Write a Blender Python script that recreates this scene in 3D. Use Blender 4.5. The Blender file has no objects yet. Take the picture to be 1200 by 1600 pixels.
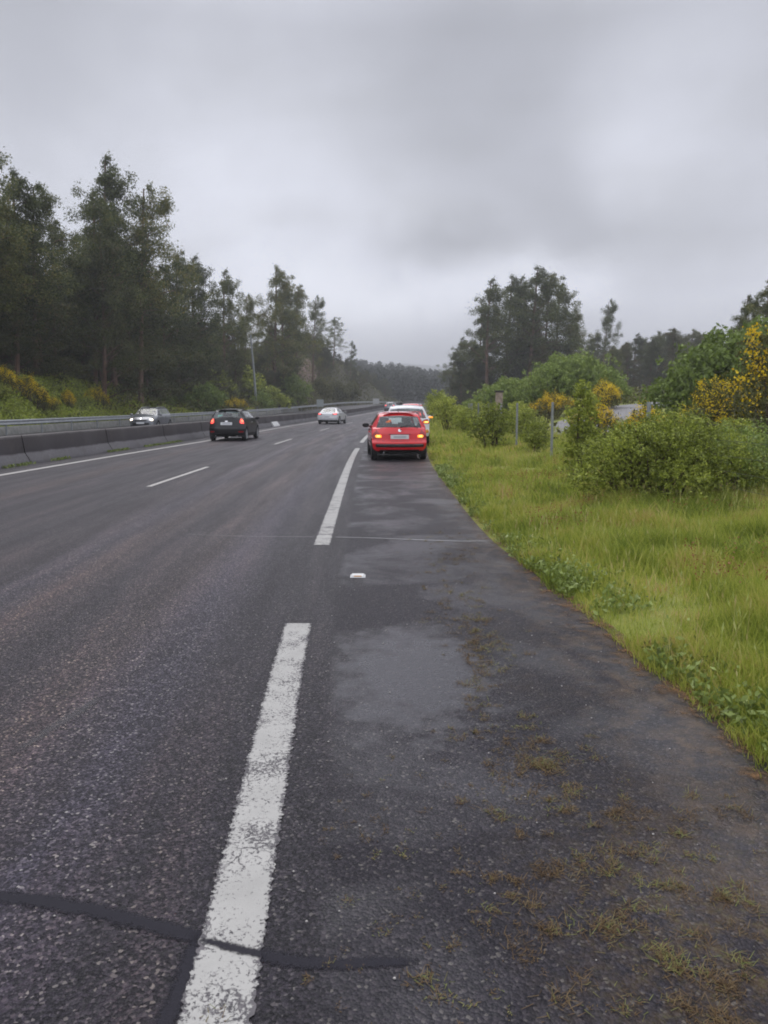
import bpy, bmesh, math, random
import numpy as np
from mathutils import Vector, Matrix
from mathutils.bvhtree import BVHTree
R = math.radians
C = bpy.context.scene.collection
scn = bpy.context.scene

# ---------------------------------------------------------------- camera
EYE = 1.70
cam = bpy.data.cameras.new('camera')
cam.sensor_fit = 'VERTICAL'; cam.sensor_height = 36.0; cam.lens = 26.0
cam.clip_start = 0.05; cam.clip_end = 6000
co = bpy.data.objects.new('camera', cam); C.objects.link(co)
co.location = (0, 0, EYE); co.rotation_euler = (R(90 - 8.3), 0, 0)
scn.camera = co
scn.render.resolution_x = 768; scn.render.resolution_y = 1024
scn.view_settings.view_transform = 'Standard'
scn.view_settings.look = 'None'
scn.view_settings.exposure = 0.12
scn.view_settings.gamma = 1.0
scn.cycles.volume_bounces = 0
scn.cycles.filter_width = 1.9

# ---------------------------------------------------------------- world
SUN_EL, SUN_AZ = 62.0, -25.0
w = bpy.data.worlds.new('World'); scn.world = w; w.use_nodes = True
nt = w.node_tree; N = nt.nodes; L = nt.links; N.clear()
def nd(t, **k):
    n = N.new(t)
    for a, b in k.items():
        setattr(n, a, b)
    return n
out = nd('ShaderNodeOutputWorld'); bg = nd('ShaderNodeBackground'); bg.inputs['Strength'].default_value = 0.1
sky = nd('ShaderNodeTexSky', sky_type='NISHITA'); sky.sun_disc = False
sky.sun_elevation = R(SUN_EL); sky.sun_rotation = R(SUN_AZ)
tc = nd('ShaderNodeTexCoord')
sep = nd('ShaderNodeSeparateXYZ'); L.new(tc.outputs['Generated'], sep.inputs[0])
# project direction on a cloud ceiling: xy / (z + c)
ad = nd('ShaderNodeMath', operation='ADD'); L.new(sep.outputs['Z'], ad.inputs[0]); ad.inputs[1].default_value = 0.22
mx = nd('ShaderNodeMath', operation='MAXIMUM'); L.new(ad.outputs[0], mx.inputs[0]); mx.inputs[1].default_value = 0.08
dx = nd('ShaderNodeMath', operation='DIVIDE'); L.new(sep.outputs['X'], dx.inputs[0]); L.new(mx.outputs[0], dx.inputs[1])
dy = nd('ShaderNodeMath', operation='DIVIDE'); L.new(sep.outputs['Y'], dy.inputs[0]); L.new(mx.outputs[0], dy.inputs[1])
cmb = nd('ShaderNodeCombineXYZ'); L.new(dx.outputs[0], cmb.inputs[0]); L.new(dy.outputs[0], cmb.inputs[1])
n1 = nd('ShaderNodeTexNoise'); n1.inputs['Scale'].default_value = 1.15; n1.inputs['Detail'].default_value = 5; n1.inputs['Roughness'].default_value = 0.5
n1.inputs['Distortion'].default_value = 0.25
off = nd('ShaderNodeVectorMath', operation='ADD'); off.inputs[1].default_value = (3.7, 1.4, 0.6)
L.new(cmb.outputs[0], off.inputs[0]); L.new(off.outputs[0], n1.inputs['Vector'])
ramp = nd('ShaderNodeValToRGB'); L.new(n1.outputs['Fac'], ramp.inputs[0])
e = ramp.color_ramp.elements
e[0].position = 0.30; e[0].color = (0.49, 0.50, 0.54, 1)
e[1].position = 0.70; e[1].color = (0.77, 0.79, 0.86, 1)
m = ramp.color_ramp.elements.new(0.5); m.color = (0.64, 0.655, 0.73, 1)
# brighter towards the horizon, then brightest at the zenith (overcast sky)
hr = nd('ShaderNodeValToRGB'); L.new(sep.outputs['Z'], hr.inputs[0])
e = hr.color_ramp.elements
e[0].position = 0.0; e[0].color = (2.0,)*3 + (1,)
e[1].position = 1.0; e[1].color = (2.2,)*3 + (1,)
for p, v in ((0.05, 2.0), (0.12, 1.62), (0.2, 1.20), (0.27, 1.0), (0.42, 0.74), (0.55, 1.25), (0.75, 1.9)):
    q = hr.color_ramp.elements.new(p); q.color = (v, v, v, 1)
mul = nd('ShaderNodeMix', data_type='RGBA', blend_type='MULTIPLY'); mul.inputs[0].default_value = 1
L.new(ramp.outputs[0], mul.inputs[6]); L.new(hr.outputs[0], mul.inputs[7])
# individual cloud masses: soft lumps in given directions of the sky
dst = nd('ShaderNodeVectorMath', operation='ADD'); nz3 = nd('ShaderNodeTexNoise'); nz3.inputs['Scale'].default_value = 2.2; nz3.inputs['Detail'].default_value = 5
L.new(tc.outputs['Generated'], nz3.inputs['Vector'])
ofs = nd('ShaderNodeVectorMath', operation='MULTIPLY_ADD'); L.new(nz3.outputs['Color'], ofs.inputs[0]); ofs.inputs[1].default_value = (.55,)*3; ofs.inputs[2].default_value = (-.275,)*3
L.new(tc.outputs['Generated'], dst.inputs[0]); L.new(ofs.outputs[0], dst.inputs[1])
acc = None
# (azimuth deg right of north, elevation deg, radius, stretch, strength)
for az, el, rad_, st_, am in ((7, 18, .34, .7, -.20), (0, 10, .15, .45, -.34), (17, 11, .24, .45, -.20), (-8, 15, .22, 1.2, .34), (6, 6.5, .24, .30, .34), (20, 16, .14, 1.0, .36), (-24, 24, .34, .8, -.20), (-1, 26, .25, .5, -.06), (24, 26, .25, .8, .14), (-18, 13, .25, .7, .12), (-14, 22, .12, .8, -.12), (13, 7.5, .16, .4, .16)):
    a, e2 = R(az), R(el); dv = (math.sin(a)*math.cos(e2), math.cos(a)*math.cos(e2), math.sin(e2))
    sb_ = nd('ShaderNodeVectorMath', operation='SUBTRACT'); L.new(dst.outputs[0], sb_.inputs[0]); sb_.inputs[1].default_value = dv
    ml = nd('ShaderNodeVectorMath', operation='MULTIPLY'); L.new(sb_.outputs[0], ml.inputs[0]); ml.inputs[1].default_value = (1, 1, 1/st_)
    ln_ = nd('ShaderNodeVectorMath', operation='LENGTH'); L.new(ml.outputs[0], ln_.inputs[0])
    mr = nd('ShaderNodeMapRange', interpolation_type='SMOOTHERSTEP'); L.new(ln_.outputs['Value'], mr.inputs[0])
    mr.inputs[1].default_value = rad_*1.25; mr.inputs[2].default_value = 0; mr.inputs[3].default_value = 0; mr.inputs[4].default_value = am
    if acc is None: acc = mr.outputs[0]
    else:
        aa = nd('ShaderNodeMath', operation='ADD'); L.new(acc, aa.inputs[0]); L.new(mr.outputs[0], aa.inputs[1]); acc = aa.outputs[0]
one = nd('ShaderNodeMath', operation='ADD'); L.new(acc, one.inputs[0]); one.inputs[1].default_value = 1.0
sc0 = nd('ShaderNodeVectorMath', operation='SCALE'); L.new(mul.outputs[2], sc0.inputs[0]); L.new(one.outputs[0], sc0.inputs['Scale'])
sc = nd('ShaderNodeVectorMath', operation='SCALE'); sc.inputs['Scale'].default_value = 10.0
L.new(sc0.outputs[0], sc.inputs[0])
mixs = nd('ShaderNodeMix', data_type='RGBA'); mixs.inputs[0].default_value = 0.96
L.new(sky.outputs[0], mixs.inputs[6]); L.new(sc.outputs[0], mixs.inputs[7])
L.new(mixs.outputs[2], bg.inputs['Color']); L.new(bg.outputs[0], out.inputs[0])

# ---------------------------------------------------------------- sun (overcast, very soft)
sl = bpy.data.lights.new('sun', 'SUN'); sl.energy = 1.5; sl.angle = R(50); sl.color = (1.0, 0.965, 0.92)
so = bpy.data.objects.new('sun', sl); C.objects.link(so)
so.rotation_euler = (R(90 - SUN_EL), 0, R(-SUN_AZ + 180)); so.location = (0, 0, 60)

# ================================================================ helpers
def tag(o, label=None, cat=None, group=None, kind=None):
    if label: o['label'] = label
    if cat: o['category'] = cat
    if group: o['group'] = group
    if kind: o['kind'] = kind
    return o
def empty(name, loc, rz=0.0):
    o = bpy.data.objects.new(name, None); C.objects.link(o)
    o.location = loc; o.rotation_euler = (0, 0, rz); o.empty_display_size = 0.3
    return o
def mono(xs, ys, t):
    xs = np.asarray(xs, float); ys = np.asarray(ys, float); t = np.asarray(t, float)
    h = np.diff(xs); d = np.diff(ys) / h
    mm = np.zeros(len(xs)); mm[0] = d[0]; mm[-1] = d[-1]
    for i in range(1, len(xs) - 1):
        if d[i-1] * d[i] > 0:
            w1 = 2*h[i] + h[i-1]; w2 = h[i] + 2*h[i-1]
            mm[i] = (w1 + w2) / (w1/d[i-1] + w2/d[i])
    tt = np.clip(t, xs[0], xs[-1])
    i = np.clip(np.searchsorted(xs, tt) - 1, 0, len(xs) - 2)
    s = (tt - xs[i]) / h[i]
    return ((1+2*s)*(1-s)**2*ys[i] + s*(1-s)**2*h[i]*mm[i] + s*s*(3-2*s)*ys[i+1] + s*s*(s-1)*h[i]*mm[i+1])
def ss(a, b, x):
    t = np.clip((np.asarray(x, float) - a) / (b - a), 0, 1)
    return t*t*(3-2*t)
def npmesh(name, V, F, mat, parent=None, smooth=False, uv=None):
    """V (n,3), F (m,k) constant k"""
    V = np.asarray(V, np.float32); F = np.asarray(F, np.int32)
    me = bpy.data.meshes.new(name)
    k = F.shape[1]
    me.vertices.add(len(V)); me.vertices.foreach_set('co', V.ravel())
    me.loops.add(F.size); me.loops.foreach_set('vertex_index', F.ravel())
    me.polygons.add(len(F))
    me.polygons.foreach_set('loop_start', np.arange(0, F.size, k, dtype=np.int32))
    me.polygons.foreach_set('loop_total', np.full(len(F), k, np.int32))
    if smooth: me.polygons.foreach_set('use_smooth', np.ones(len(F), bool))
    if uv is not None:
        l = me.uv_layers.new(name='UVMap')
        l.data.foreach_set('uv', np.asarray(uv, np.float32)[F.ravel()].ravel())
    me.update(calc_edges=True); me.validate()
    for mm in (mat if isinstance(mat, (list, tuple)) else [mat]): me.materials.append(mm)
    o = bpy.data.objects.new(name, me); C.objects.link(o)
    if parent: o.parent = parent
    return o
class MB:
    def __init__(s): s.v = []; s.f = []
    def add(s, vs, fs):
        b = len(s.v); s.v += [tuple(p) for p in vs]; s.f += [tuple(b+i for i in f) for f in fs]
    def box(s, c, d, rz=0.0, taper=1.0):
        vs = []
        for z in (-1, 1):
            k = taper if z > 0 else 1
            for x, y in ((-1,-1),(1,-1),(1,1),(-1,1)):
                X = x*d[0]/2*k; Y = y*d[1]/2*k
                vs.append((c[0]+X*math.cos(rz)-Y*math.sin(rz), c[1]+X*math.sin(rz)+Y*math.cos(rz), c[2]+z*d[2]/2))
        s.add(vs, [(0,3,2,1),(4,5,6,7),(0,1,5,4),(1,2,6,5),(2,3,7,6),(3,0,4,7)])
    def tube(s, pts, rad, n=8, cap=True):
        pts = [Vector(p) for p in pts]
        if not isinstance(rad, (list, tuple)): rad = [rad]*len(pts)
        vs = []; fs = []
        ref = Vector((0.31, 0.17, 0.93))
        for i, p in enumerate(pts):
            d = (pts[min(i+1, len(pts)-1)] - pts[max(i-1, 0)]).normalized()
            r_ = ref if abs(d.dot(ref)) < 0.95 else Vector((1, 0, 0))
            a = d.cross(r_).normalized(); b = d.cross(a)
            for k in range(n):
                t = 2*math.pi*k/n
                vs.append(p + (a*math.cos(t) + b*math.sin(t))*rad[i])
        for i in range(len(pts)-1):
            for k in range(n):
                fs.append((i*n+k, i*n+(k+1) % n, (i+1)*n+(k+1) % n, (i+1)*n+k))
        if cap: fs.append(tuple(range(n))[::-1]); fs.append(tuple((len(pts)-1)*n+k for k in range(n)))
        s.add(vs, fs)
    def sphere(s, c, r, n=12, m_=8):
        vs = []; fs = []
        if not isinstance(r, (tuple, list)): r = (r, r, r)
        for i in range(m_+1):
            a = math.pi*i/m_
            for k in range(n):
                b = 2*math.pi*k/n
                vs.append((c[0]+r[0]*math.sin(a)*math.cos(b), c[1]+r[1]*math.sin(a)*math.sin(b), c[2]+r[2]*math.cos(a)))
        for i in range(m_):
            for k in range(n):
                fs.append((i*n+k, (i+1)*n+k, (i+1)*n+(k+1) % n, i*n+(k+1) % n))
        s.add(vs, fs)
    def build(s, name, mat, parent=None, smooth=False, bevel=0):
        me = bpy.data.meshes.new(name); me.from_pydata(s.v, [], s.f); me.validate()
        me.materials.append(mat)
        bm = bmesh.new(); bm.from_mesh(me)
        if smooth: bmesh.ops.remove_doubles(bm, verts=bm.verts, dist=1e-5)
        bmesh.ops.recalc_face_normals(bm, faces=bm.faces)
        if bevel:
            es = [e for e in bm.edges if len(e.link_faces) == 2 and e.calc_face_angle(0) > 0.6]
            bmesh.ops.bevel(bm, geom=es, offset=bevel, segments=2, profile=0.6, affect='EDGES')
        if smooth:
            for f in bm.faces: f.smooth = True
            for e in bm.edges:
                if len(e.link_faces) == 2 and e.calc_face_angle(0) > 0.75: e.smooth = False
        bm.to_mesh(me); bm.free()
        o = bpy.data.objects.new(name, me); C.objects.link(o)
        if parent: o.parent = parent
        return o

# ---------------------------------------------------------------- materials
def mat(name):
    m = bpy.data.materials.new(name); m.use_nodes = True
    return m, m.node_tree, m.node_tree.nodes['Principled BSDF']
def simple(name, col, rough=0.6, metal=0.0, emit=None, es=0.0, noise=0.0, nscale=8.0, coat=0.0, bump=0.0):
    m, t, b = mat(name)
    b.inputs['Base Color'].default_value = (*col, 1); b.inputs['Roughness'].default_value = rough
    b.inputs['Metallic'].default_value = metal; b.inputs['Coat Weight'].default_value = coat
    b.inputs['Coat Roughness'].default_value = 0.06
    if emit: b.inputs['Emission Color'].default_value = (*emit, 1); b.inputs['Emission Strength'].default_value = es
    if noise or bump:
        tcn = t.nodes.new('ShaderNodeTexCoord'); nz = t.nodes.new('ShaderNodeTexNoise')
        nz.inputs['Scale'].default_value = nscale; nz.inputs['Detail'].default_value = 6
        t.links.new(tcn.outputs['Object'], nz.inputs['Vector'])
        r = t.nodes.new('ShaderNodeValToRGB'); t.links.new(nz.outputs['Fac'], r.inputs[0])
        r.color_ramp.elements[0].position = 0.3; r.color_ramp.elements[1].position = 0.7
        r.color_ramp.elements[0].color = tuple(c*(1-noise) for c in col) + (1,)
        r.color_ramp.elements[1].color = tuple(min(1, c*(1+noise)) for c in col) + (1,)
        t.links.new(r.outputs[0], b.inputs['Base Color'])
        if bump:
            bp = t.nodes.new('ShaderNodeBump'); bp.inputs['Strength'].default_value = bump
            t.links.new(nz.outputs['Fac'], bp.inputs['Height']); t.links.new(bp.outputs[0], b.inputs['Normal'])
    return m
def G(t, ty, **kw):
    n = t.nodes.new(ty)
    for k, v in kw.items():
        if k.startswith('i_'): n.inputs[k[2:].replace('_', ' ')].default_value = v
        else: setattr(n, k, v)
    return n
def noise(t, vec, scale, detail=5, rough=0.55, dist=0.0):
    n = G(t, 'ShaderNodeTexNoise', i_Scale=scale, i_Detail=detail, i_Roughness=rough, i_Distortion=dist)
    t.links.new(vec, n.inputs['Vector']); return n.outputs['Fac']
def ramp_(t, fac, stops):
    r = G(t, 'ShaderNodeValToRGB'); t.links.new(fac, r.inputs[0]); e = r.color_ramp.elements
    for i, (p, c) in enumerate(stops):
        if isinstance(c, (int, float)): c = (c, c, c)
        q = e[i] if i < 2 else e.new(p)
        q.position = p; q.color = (*c, 1)
    return r.outputs[0]
def mixc(t, fac, a, b, mode='MIX'):
    n = G(t, 'ShaderNodeMix', data_type='RGBA', blend_type=mode)
    for s, i in ((fac, 0), (a, 6), (b, 7)):
        if isinstance(s, (int, float)): n.inputs[i].default_value = s
        elif isinstance(s, tuple): n.inputs[i].default_value = (*s, 1)
        else: t.links.new(s, n.inputs[i])
    return n.outputs[2]
def math_(t, op, a, b=None, c=None, clamp=False):
    n = G(t, 'ShaderNodeMath', operation=op); n.use_clamp = clamp
    for i, s in enumerate((a, b, c)):
        if s is None: continue
        if isinstance(s, (int, float)): n.inputs[i].default_value = s
        else: t.links.new(s, n.inputs[i])
    return n.outputs[0]
def leafmat(name, stops, rough=0.55, trans=0.25, big=0.35, bigscale=0.6):
    """foliage: colour varies leaf by leaf and in broad natural patches"""
    m, t, b = mat(name)
    g = G(t, 'ShaderNodeNewGeometry'); oi = G(t, 'ShaderNodeObjectInfo')
    tc_ = G(t, 'ShaderNodeTexCoord')
    nz = noise(t, tc_.outputs['Object'], bigscale, 3)
    a = math_(t, 'MULTIPLY', g.outputs['Random Per Island'], 1-big)
    bb = math_(t, 'MULTIPLY', math_(t, 'MULTIPLY_ADD', nz, 2.4, -0.7, clamp=True), big)
    f = math_(t, 'ADD', a, bb)
    f = math_(t, 'ADD', f, math_(t, 'MULTIPLY_ADD', oi.outputs['Random'], 0.40, -0.20), clamp=True)
    col = ramp_(t, f, stops)
    t.links.new(col, b.inputs['Base Color']); b.inputs['Roughness'].default_value = rough
    b.inputs['Specular IOR Level'].default_value = 0.35
    tr = G(t, 'ShaderNodeBsdfTranslucent'); t.links.new(col, tr.inputs[0])
    mx_ = G(t, 'ShaderNodeMixShader', i_Fac=trans)
    t.links.new(b.outputs[0], mx_.inputs[1]); t.links.new(tr.outputs[0], mx_.inputs[2])
    t.links.new(mx_.outputs[0], t.nodes['Material Output'].inputs[0])
    return m
M = {}
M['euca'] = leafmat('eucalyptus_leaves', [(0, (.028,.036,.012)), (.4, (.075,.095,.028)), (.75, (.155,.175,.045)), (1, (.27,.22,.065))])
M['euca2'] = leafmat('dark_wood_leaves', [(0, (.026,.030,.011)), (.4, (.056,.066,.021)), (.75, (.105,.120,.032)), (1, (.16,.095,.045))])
M['far'] = leafmat('distant_leaves', [(0, (.022,.030,.020)), (.5, (.032,.042,.024)), (1, (.06,.07,.038))])
M['bark'] = simple('bark', (.14,.085,.06), .85, noise=.45, nscale=2.2, bump=.3)
M['stem'] = simple('stem_bark', (.08,.055,.035), .85, noise=.4, nscale=12)
M['bush'] = leafmat('bush_leaves', [(0, (.10,.12,.02)), (.3, (.22,.27,.04)), (.65, (.39,.44,.07)), (1, (.66,.66,.15))], bigscale=1.4)
M['willow'] = leafmat('willow_leaves', [(0, (.11,.155,.035)), (.4, (.19,.26,.055)), (.75, (.27,.35,.08)), (1, (.36,.41,.12))], bigscale=.5)
M['broom'] = leafmat('broom_leaves', [(0, (.06,.06,.020)), (.4, (.11,.115,.032)), (.75, (.17,.17,.045)), (1, (.20,.14,.055))], bigscale=1.0)
M['flower'] = leafmat('yellow_flowers', [(0, (.70,.45,.01)), (.5, (.86,.63,.015)), (1, (.92,.75,.05))], trans=.3)
M['bramble'] = leafmat('bramble_leaves', [(0, (.08,.095,.024)), (.3, (.25,.30,.045)), (.6, (.42,.50,.07)), (.85, (.34,.22,.08)), (1, (.55,.60,.12))], big=.55, bigscale=.35)
M['grass'] = leafmat('grass_blades', [(0, (.06,.09,.02)), (.25, (.17,.23,.04)), (.52, (.33,.39,.06)), (.76, (.52,.52,.12)), (.88, (.58,.44,.20)), (1, (.46,.22,.12))], big=.55, bigscale=1.1, trans=.35)
M['sorrel'] = leafmat('sorrel_seed', [(0, (.20,.06,.03)), (1, (.38,.17,.08))])
M['dryweed'] = leafmat('dry_weeds', [(0, (.045,.028,.015)), (.3, (.12,.07,.028)), (.5, (.17,.115,.05)), (.66, (.15,.18,.045)), (.82, (.26,.24,.07)), (1, (.44,.35,.17))], trans=.15, big=.5, bigscale=3.)
M['concrete'] = None
M['galv'] = simple('galvanised_steel', (.42,.44,.46), .45, .55, noise=.15, nscale=3)
M['post'] = simple('fence_steel', (.30,.32,.33), .6, .3, noise=.2, nscale=5)
M['wire'] = simple('fence_wire', (.07,.075,.07), .7, .0)
M['whitepaint'] = simple('white_panel', (.72,.73,.73), .5, noise=.08, nscale=4)
M['signgrey'] = simple('sign_back', (.42,.46,.46), .5, .2)
M['brownpost'] = simple('weathered_brick', (.36,.28,.24), .85, noise=.3, nscale=6)
M['darkcap'] = simple('dark_cap', (.04,.035,.035), .7)

# paint materials
def paint(name, col, metal=0.0):
    return simple(name, col, .28, metal, coat=1.0, noise=.05, nscale=1.5)
M['red'] = paint('red_paint', (.72,.004,.012)); M['black'] = simple('black_paint', (.004,.004,.005), .35, coat=.25)
M['white'] = paint('white_paint', (.74,.75,.77)); M['silver'] = paint('silver_paint', (.80,.81,.83))
M['slate'] = paint('slate_paint', (.16,.17,.19), .3)
M['rubber'] = simple('tyre_rubber', (.02,.02,.021), .75); M['rim'] = simple('alloy', (.50,.51,.53), .35, .7)
M['trim'] = simple('black_plastic', (.008,.008,.009), .65); M['inside'] = simple('cabin_lining', (.06,.06,.062), .8)
M['lining'] = simple('roof_cloth', (.35,.35,.34), .9); M['seat'] = simple('seat_fabric', (.035,.035,.04), .9); M['chrome'] = simple('chrome', (.8,.8,.8), .15, 1.0)
M['plate'] = simple('number_plate', (.66,.67,.68), .4); M['plateink'] = simple('plate_ink', (.42,.43,.45), .5)
M['redlens'] = simple('red_lens', (.35,.012,.015), .12, coat=1)
M['redlit'] = simple('lit_brake_lamp', (.8,.05,.04), .3, emit=(1.0, .10, .08), es=1.5)
M['redhot'] = simple('lit_brake_bulb', (.9,.2,.1), .3, emit=(1.0, .22, .10), es=2.4)
M['amberlit'] = simple('lit_indicator', (.9,.4,.05), .3, emit=(1.0, .32, .02), es=1.15)
M['amberhot'] = simple('lit_indicator_bulb', (.9,.6,.2), .3, emit=(1.0, .55, .12), es=1.7)
M['headlit'] = simple('lit_headlamp', (1,1,1), .2, emit=(1.0, .86, .66), es=6.0)
M['amber'] = simple('amber_reflector', (.70,.30,.03), .3); M['orange'] = simple('orange_sticker', (.75,.18,.06), .5)
M['skin'] = simple('skin', (.42,.25,.18), .5); M['hair'] = simple('dark_hair', (.02,.016,.014), .6); M['cloth'] = simple('dark_jacket', (.025,.027,.035), .85)
def glassmat():
    m = bpy.data.materials.new('car_glass'); m.use_nodes = True; t = m.node_tree; t.nodes.clear()
    o = G(t, 'ShaderNodeOutputMaterial'); tr = G(t, 'ShaderNodeBsdfTransparent'); tr.inputs[0].default_value = (.80,.88,.86,1)
    gl = G(t, 'ShaderNodeBsdfGlossy', i_Roughness=.03); gg = G(t, 'ShaderNodeNewGeometry'); dt = G(t, 'ShaderNodeVectorMath', operation='DOT_PRODUCT')
    t.links.new(gg.outputs['Normal'], dt.inputs[0]); t.links.new(gg.outputs['Incoming'], dt.inputs[1])
    f = math_(t, 'POWER', math_(t, 'SUBTRACT', 1.0, math_(t, 'ABSOLUTE', dt.outputs['Value'])), 4.0)
    f = math_(t, 'MULTIPLY_ADD', f, .88, .12, clamp=True)
    mx_ = G(t, 'ShaderNodeMixShader'); t.links.new(f, mx_.inputs[0])
    t.links.new(tr.outputs[0], mx_.inputs[1]); t.links.new(gl.outputs[0], mx_.inputs[2]); t.links.new(mx_.outputs[0], o.inputs[0])
    return m
M['glass'] = glassmat()

def aggregate(t, uvv, b, colout_extra=None):
    pass
def asphalt(name, kind):
    """kind 'road' uses UV = (metres right of edge line, metres along)"""
    m, t, b = mat(name)
    tcn = G(t, 'ShaderNodeTexCoord'); pos = tcn.outputs['Object']
    sp = G(t, 'ShaderNodeSeparateXYZ'); t.links.new(tcn.outputs['UV'], sp.inputs[0])
    u, v = sp.outputs['X'], sp.outputs['Y']
    # aggregate stones: cells 7 mm
    vo = G(t, 'ShaderNodeTexVoronoi', i_Scale=98.0); t.links.new(pos, vo.inputs['Vector'])
    vo2 = G(t, 'ShaderNodeTexVoronoi', i_Scale=48.0); t.links.new(pos, vo2.inputs['Vector'])
    cell = G(t, 'ShaderNodeSeparateColor'); t.links.new(vo.outputs['Color'], cell.inputs[0])
    stone = ramp_(t, cell.outputs[0], [(0, (.004,.003,.006)), (.4, (.013,.011,.016)), (.75, (.034,.028,.038)), (.95, (.074,.062,.070)), (1, (.18,.165,.15))])
    fine = noise(t, pos, 60, 4, .7)
    mid = noise(t, pos, 5.0, 6, .62)
    big = noise(t, pos, .45, 4, .6)
    stc = G(t, 'ShaderNodeCombineXYZ'); t.links.new(u, stc.inputs[0]); t.links.new(math_(t, 'MULTIPLY', v, .07), stc.inputs[1])
    streak = noise(t, stc.outputs[0], 3.0, 5, .55)
    # shoulder mask: u > .33 -> finer, darker, wetter asphalt
    wob = math_(t, 'MULTIPLY_ADD', mid, .10, -.05)
    sh = math_(t, 'MULTIPLY_ADD', math_(t, 'ADD', u, wob), 14.0, -3.6, clamp=True)
    c1 = mixc(t, 1.0, stone, ramp_(t, mid, [(.25, .78), (.75, 1.25)]), 'MULTIPLY')
    c1 = mixc(t, 1.0, c1, ramp_(t, streak, [(.3, .74), (.7, 1.35)]), 'MULTIPLY')
    # wheel tracks: brownish dust bands in the lanes
    uw = math_(t, 'ADD', u, math_(t, 'MULTIPLY_ADD', streak, .5, -.25))
    un = math_(t, 'MULTIPLY_ADD', uw, .125, 1.0)          # u -8..0 -> 0..1
    trk = ramp_(t, un, [(.0, (.8,.8,.85)), (.16, (1.0,1.0,1.05)), (.22, (1.7,1.45,1.25)), (.27, (1.0,.98,1.05)), (.42, (.9,.9,.95)), (.50, (.95,.95,1.0)), (.60, (1.1,1.05,1.05)), (.665, (1.5,1.52,1.6)), (.715, (1.8,1.6,1.4)), (.77, (1.0,.98,1.02)), (.845, (1.6,1.45,1.3)), (.895, (1.5,1.55,1.7)), (.945, (.85,.85,.9)), (1.0, (.7,.7,.74))])
    c1 = mixc(t, 1.0, c1, trk, 'MULTIPLY')
    tint = mixc(t, ramp_(t, streak, [(.5, 0.0), (.66, .5)]), c1, mixc(t, 1.0, c1, (1.35, 1.12, .98), 'MULTIPLY'))
    c2 = mixc(t, .45, stone, (.017,.016,.021)); c2 = mixc(t, 1.0, c2, ramp_(t, big, [(.3, .75), (.7, 1.3)]), 'MULTIPLY')
    moss = math_(t, 'MULTIPLY', ramp_(t, noise(t, pos, 1.3, 8, .7), [(.5, 0), (.68, 1)]), math_(t, 'MULTIPLY_ADD', u, .9, -1.1, clamp=True))
    c2 = mixc(t, math_(t, 'MULTIPLY', moss, .6), c2, (.095,.062,.036))
    near = math_(t, 'MULTIPLY_ADD', math_(t, 'ADD', v, math_(t, 'MULTIPLY', big, 1.2)), -.9, 3.5, clamp=True)
    mm_ = math_(t, 'MULTIPLY', math_(t, 'MULTIPLY', near, math_(t, 'MULTIPLY_ADD', u, 1.6, -1.35, clamp=True)), ramp_(t, noise(t, pos, 11, 9, .78), [(.44, 0), (.58, 1)]))
    c2 = mixc(t, math_(t, 'MULTIPLY', mm_, .5), c2, ramp_(t, noise(t, pos, 30, 5, .7), [(.3, (.035,.022,.012)), (.5, (.10,.062,.026)), (.7, (.15,.14,.035))]))
    edge = math_(t, 'MULTIPLY', math_(t, 'MULTIPLY', math_(t, 'MULTIPLY_ADD', math_(t, 'ADD', u, math_(t, 'MULTIPLY', mid, .9)), 1.6, -3.2, clamp=True), ramp_(t, noise(t, pos, 7, 8, .75), [(.45, 0), (.62, 1)])), .75)
    c2 = mixc(t, edge, c2, (.10,.068,.045))
    # wetness: puddled film on shoulder
    wet = ramp_(t, noise(t, pos, .9, 5, .6, .4), [(.46, 0.0), (.62, 1.0)])
    pv = G(t, 'ShaderNodeVectorMath', operation='SUBTRACT'); t.links.new(pos, pv.inputs[0]); pv.inputs[1].default_value = (.18, 4.55, 0)
    ps2 = G(t, 'ShaderNodeVectorMath', operation='MULTIPLY'); t.links.new(pv.outputs[0], ps2.inputs[0]); ps2.inputs[1].default_value = (1.75, .95, 0)
    pl_ = G(t, 'ShaderNodeVectorMath', operation='LENGTH'); t.links.new(ps2.outputs[0], pl_.inputs[0])
    film = math_(t, 'MULTIPLY_ADD', math_(t, 'ADD', pl_.outputs['Value'], math_(t, 'MULTIPLY_ADD', mid, 1.9, -.95)), -1.9, 1.9, clamp=True)
    c2 = mixc(t, math_(t, 'MULTIPLY', film, .38), c2, (.075,.072,.080))
    wet = math_(t, 'MAXIMUM', wet, film)
    col = mixc(t, sh, tint, c2)
    t.links.new(col, b.inputs['Base Color'])
    r_road = ramp_(t, streak, [(.3, .58), (.7, .42)])
    r_sh = mixc(t, film, ramp_(t, wet, [(0, .50), (1, .34)]), (.27,)*3)
    t.links.new(mixc(t, sh, r_road, r_sh), b.inputs['Roughness'])
    t.links.new(mixc(t, sh, (.34,)*3, mixc(t, film, mixc(t, wet, (.20,)*3, (.42,)*3), (.52,)*3)), b.inputs['Specular IOR Level'])
    h = math_(t, 'ADD', math_(t, 'MULTIPLY', vo.outputs['Distance'], -1.0), math_(t, 'MULTIPLY', vo2.outputs['Distance'], -.5))
    h = math_(t, 'ADD', h, math_(t, 'MULTIPLY', fine, .55))
    # dense at close range
    st = mixc(t, sh, (.62,)*3, mixc(t, film, mixc(t, wet, (.50,)*3, (.15,)*3), (.12,)*3))
    bp = G(t, 'ShaderNodeBump', i_Distance=.011); t.links.new(h, bp.inputs['Height']); t.links.new(st, bp.inputs['Strength'])
    t.links.new(bp.outputs[0], b.inputs['Normal'])
    return m
M['asphalt'] = asphalt('wet_asphalt', 'road')
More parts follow.
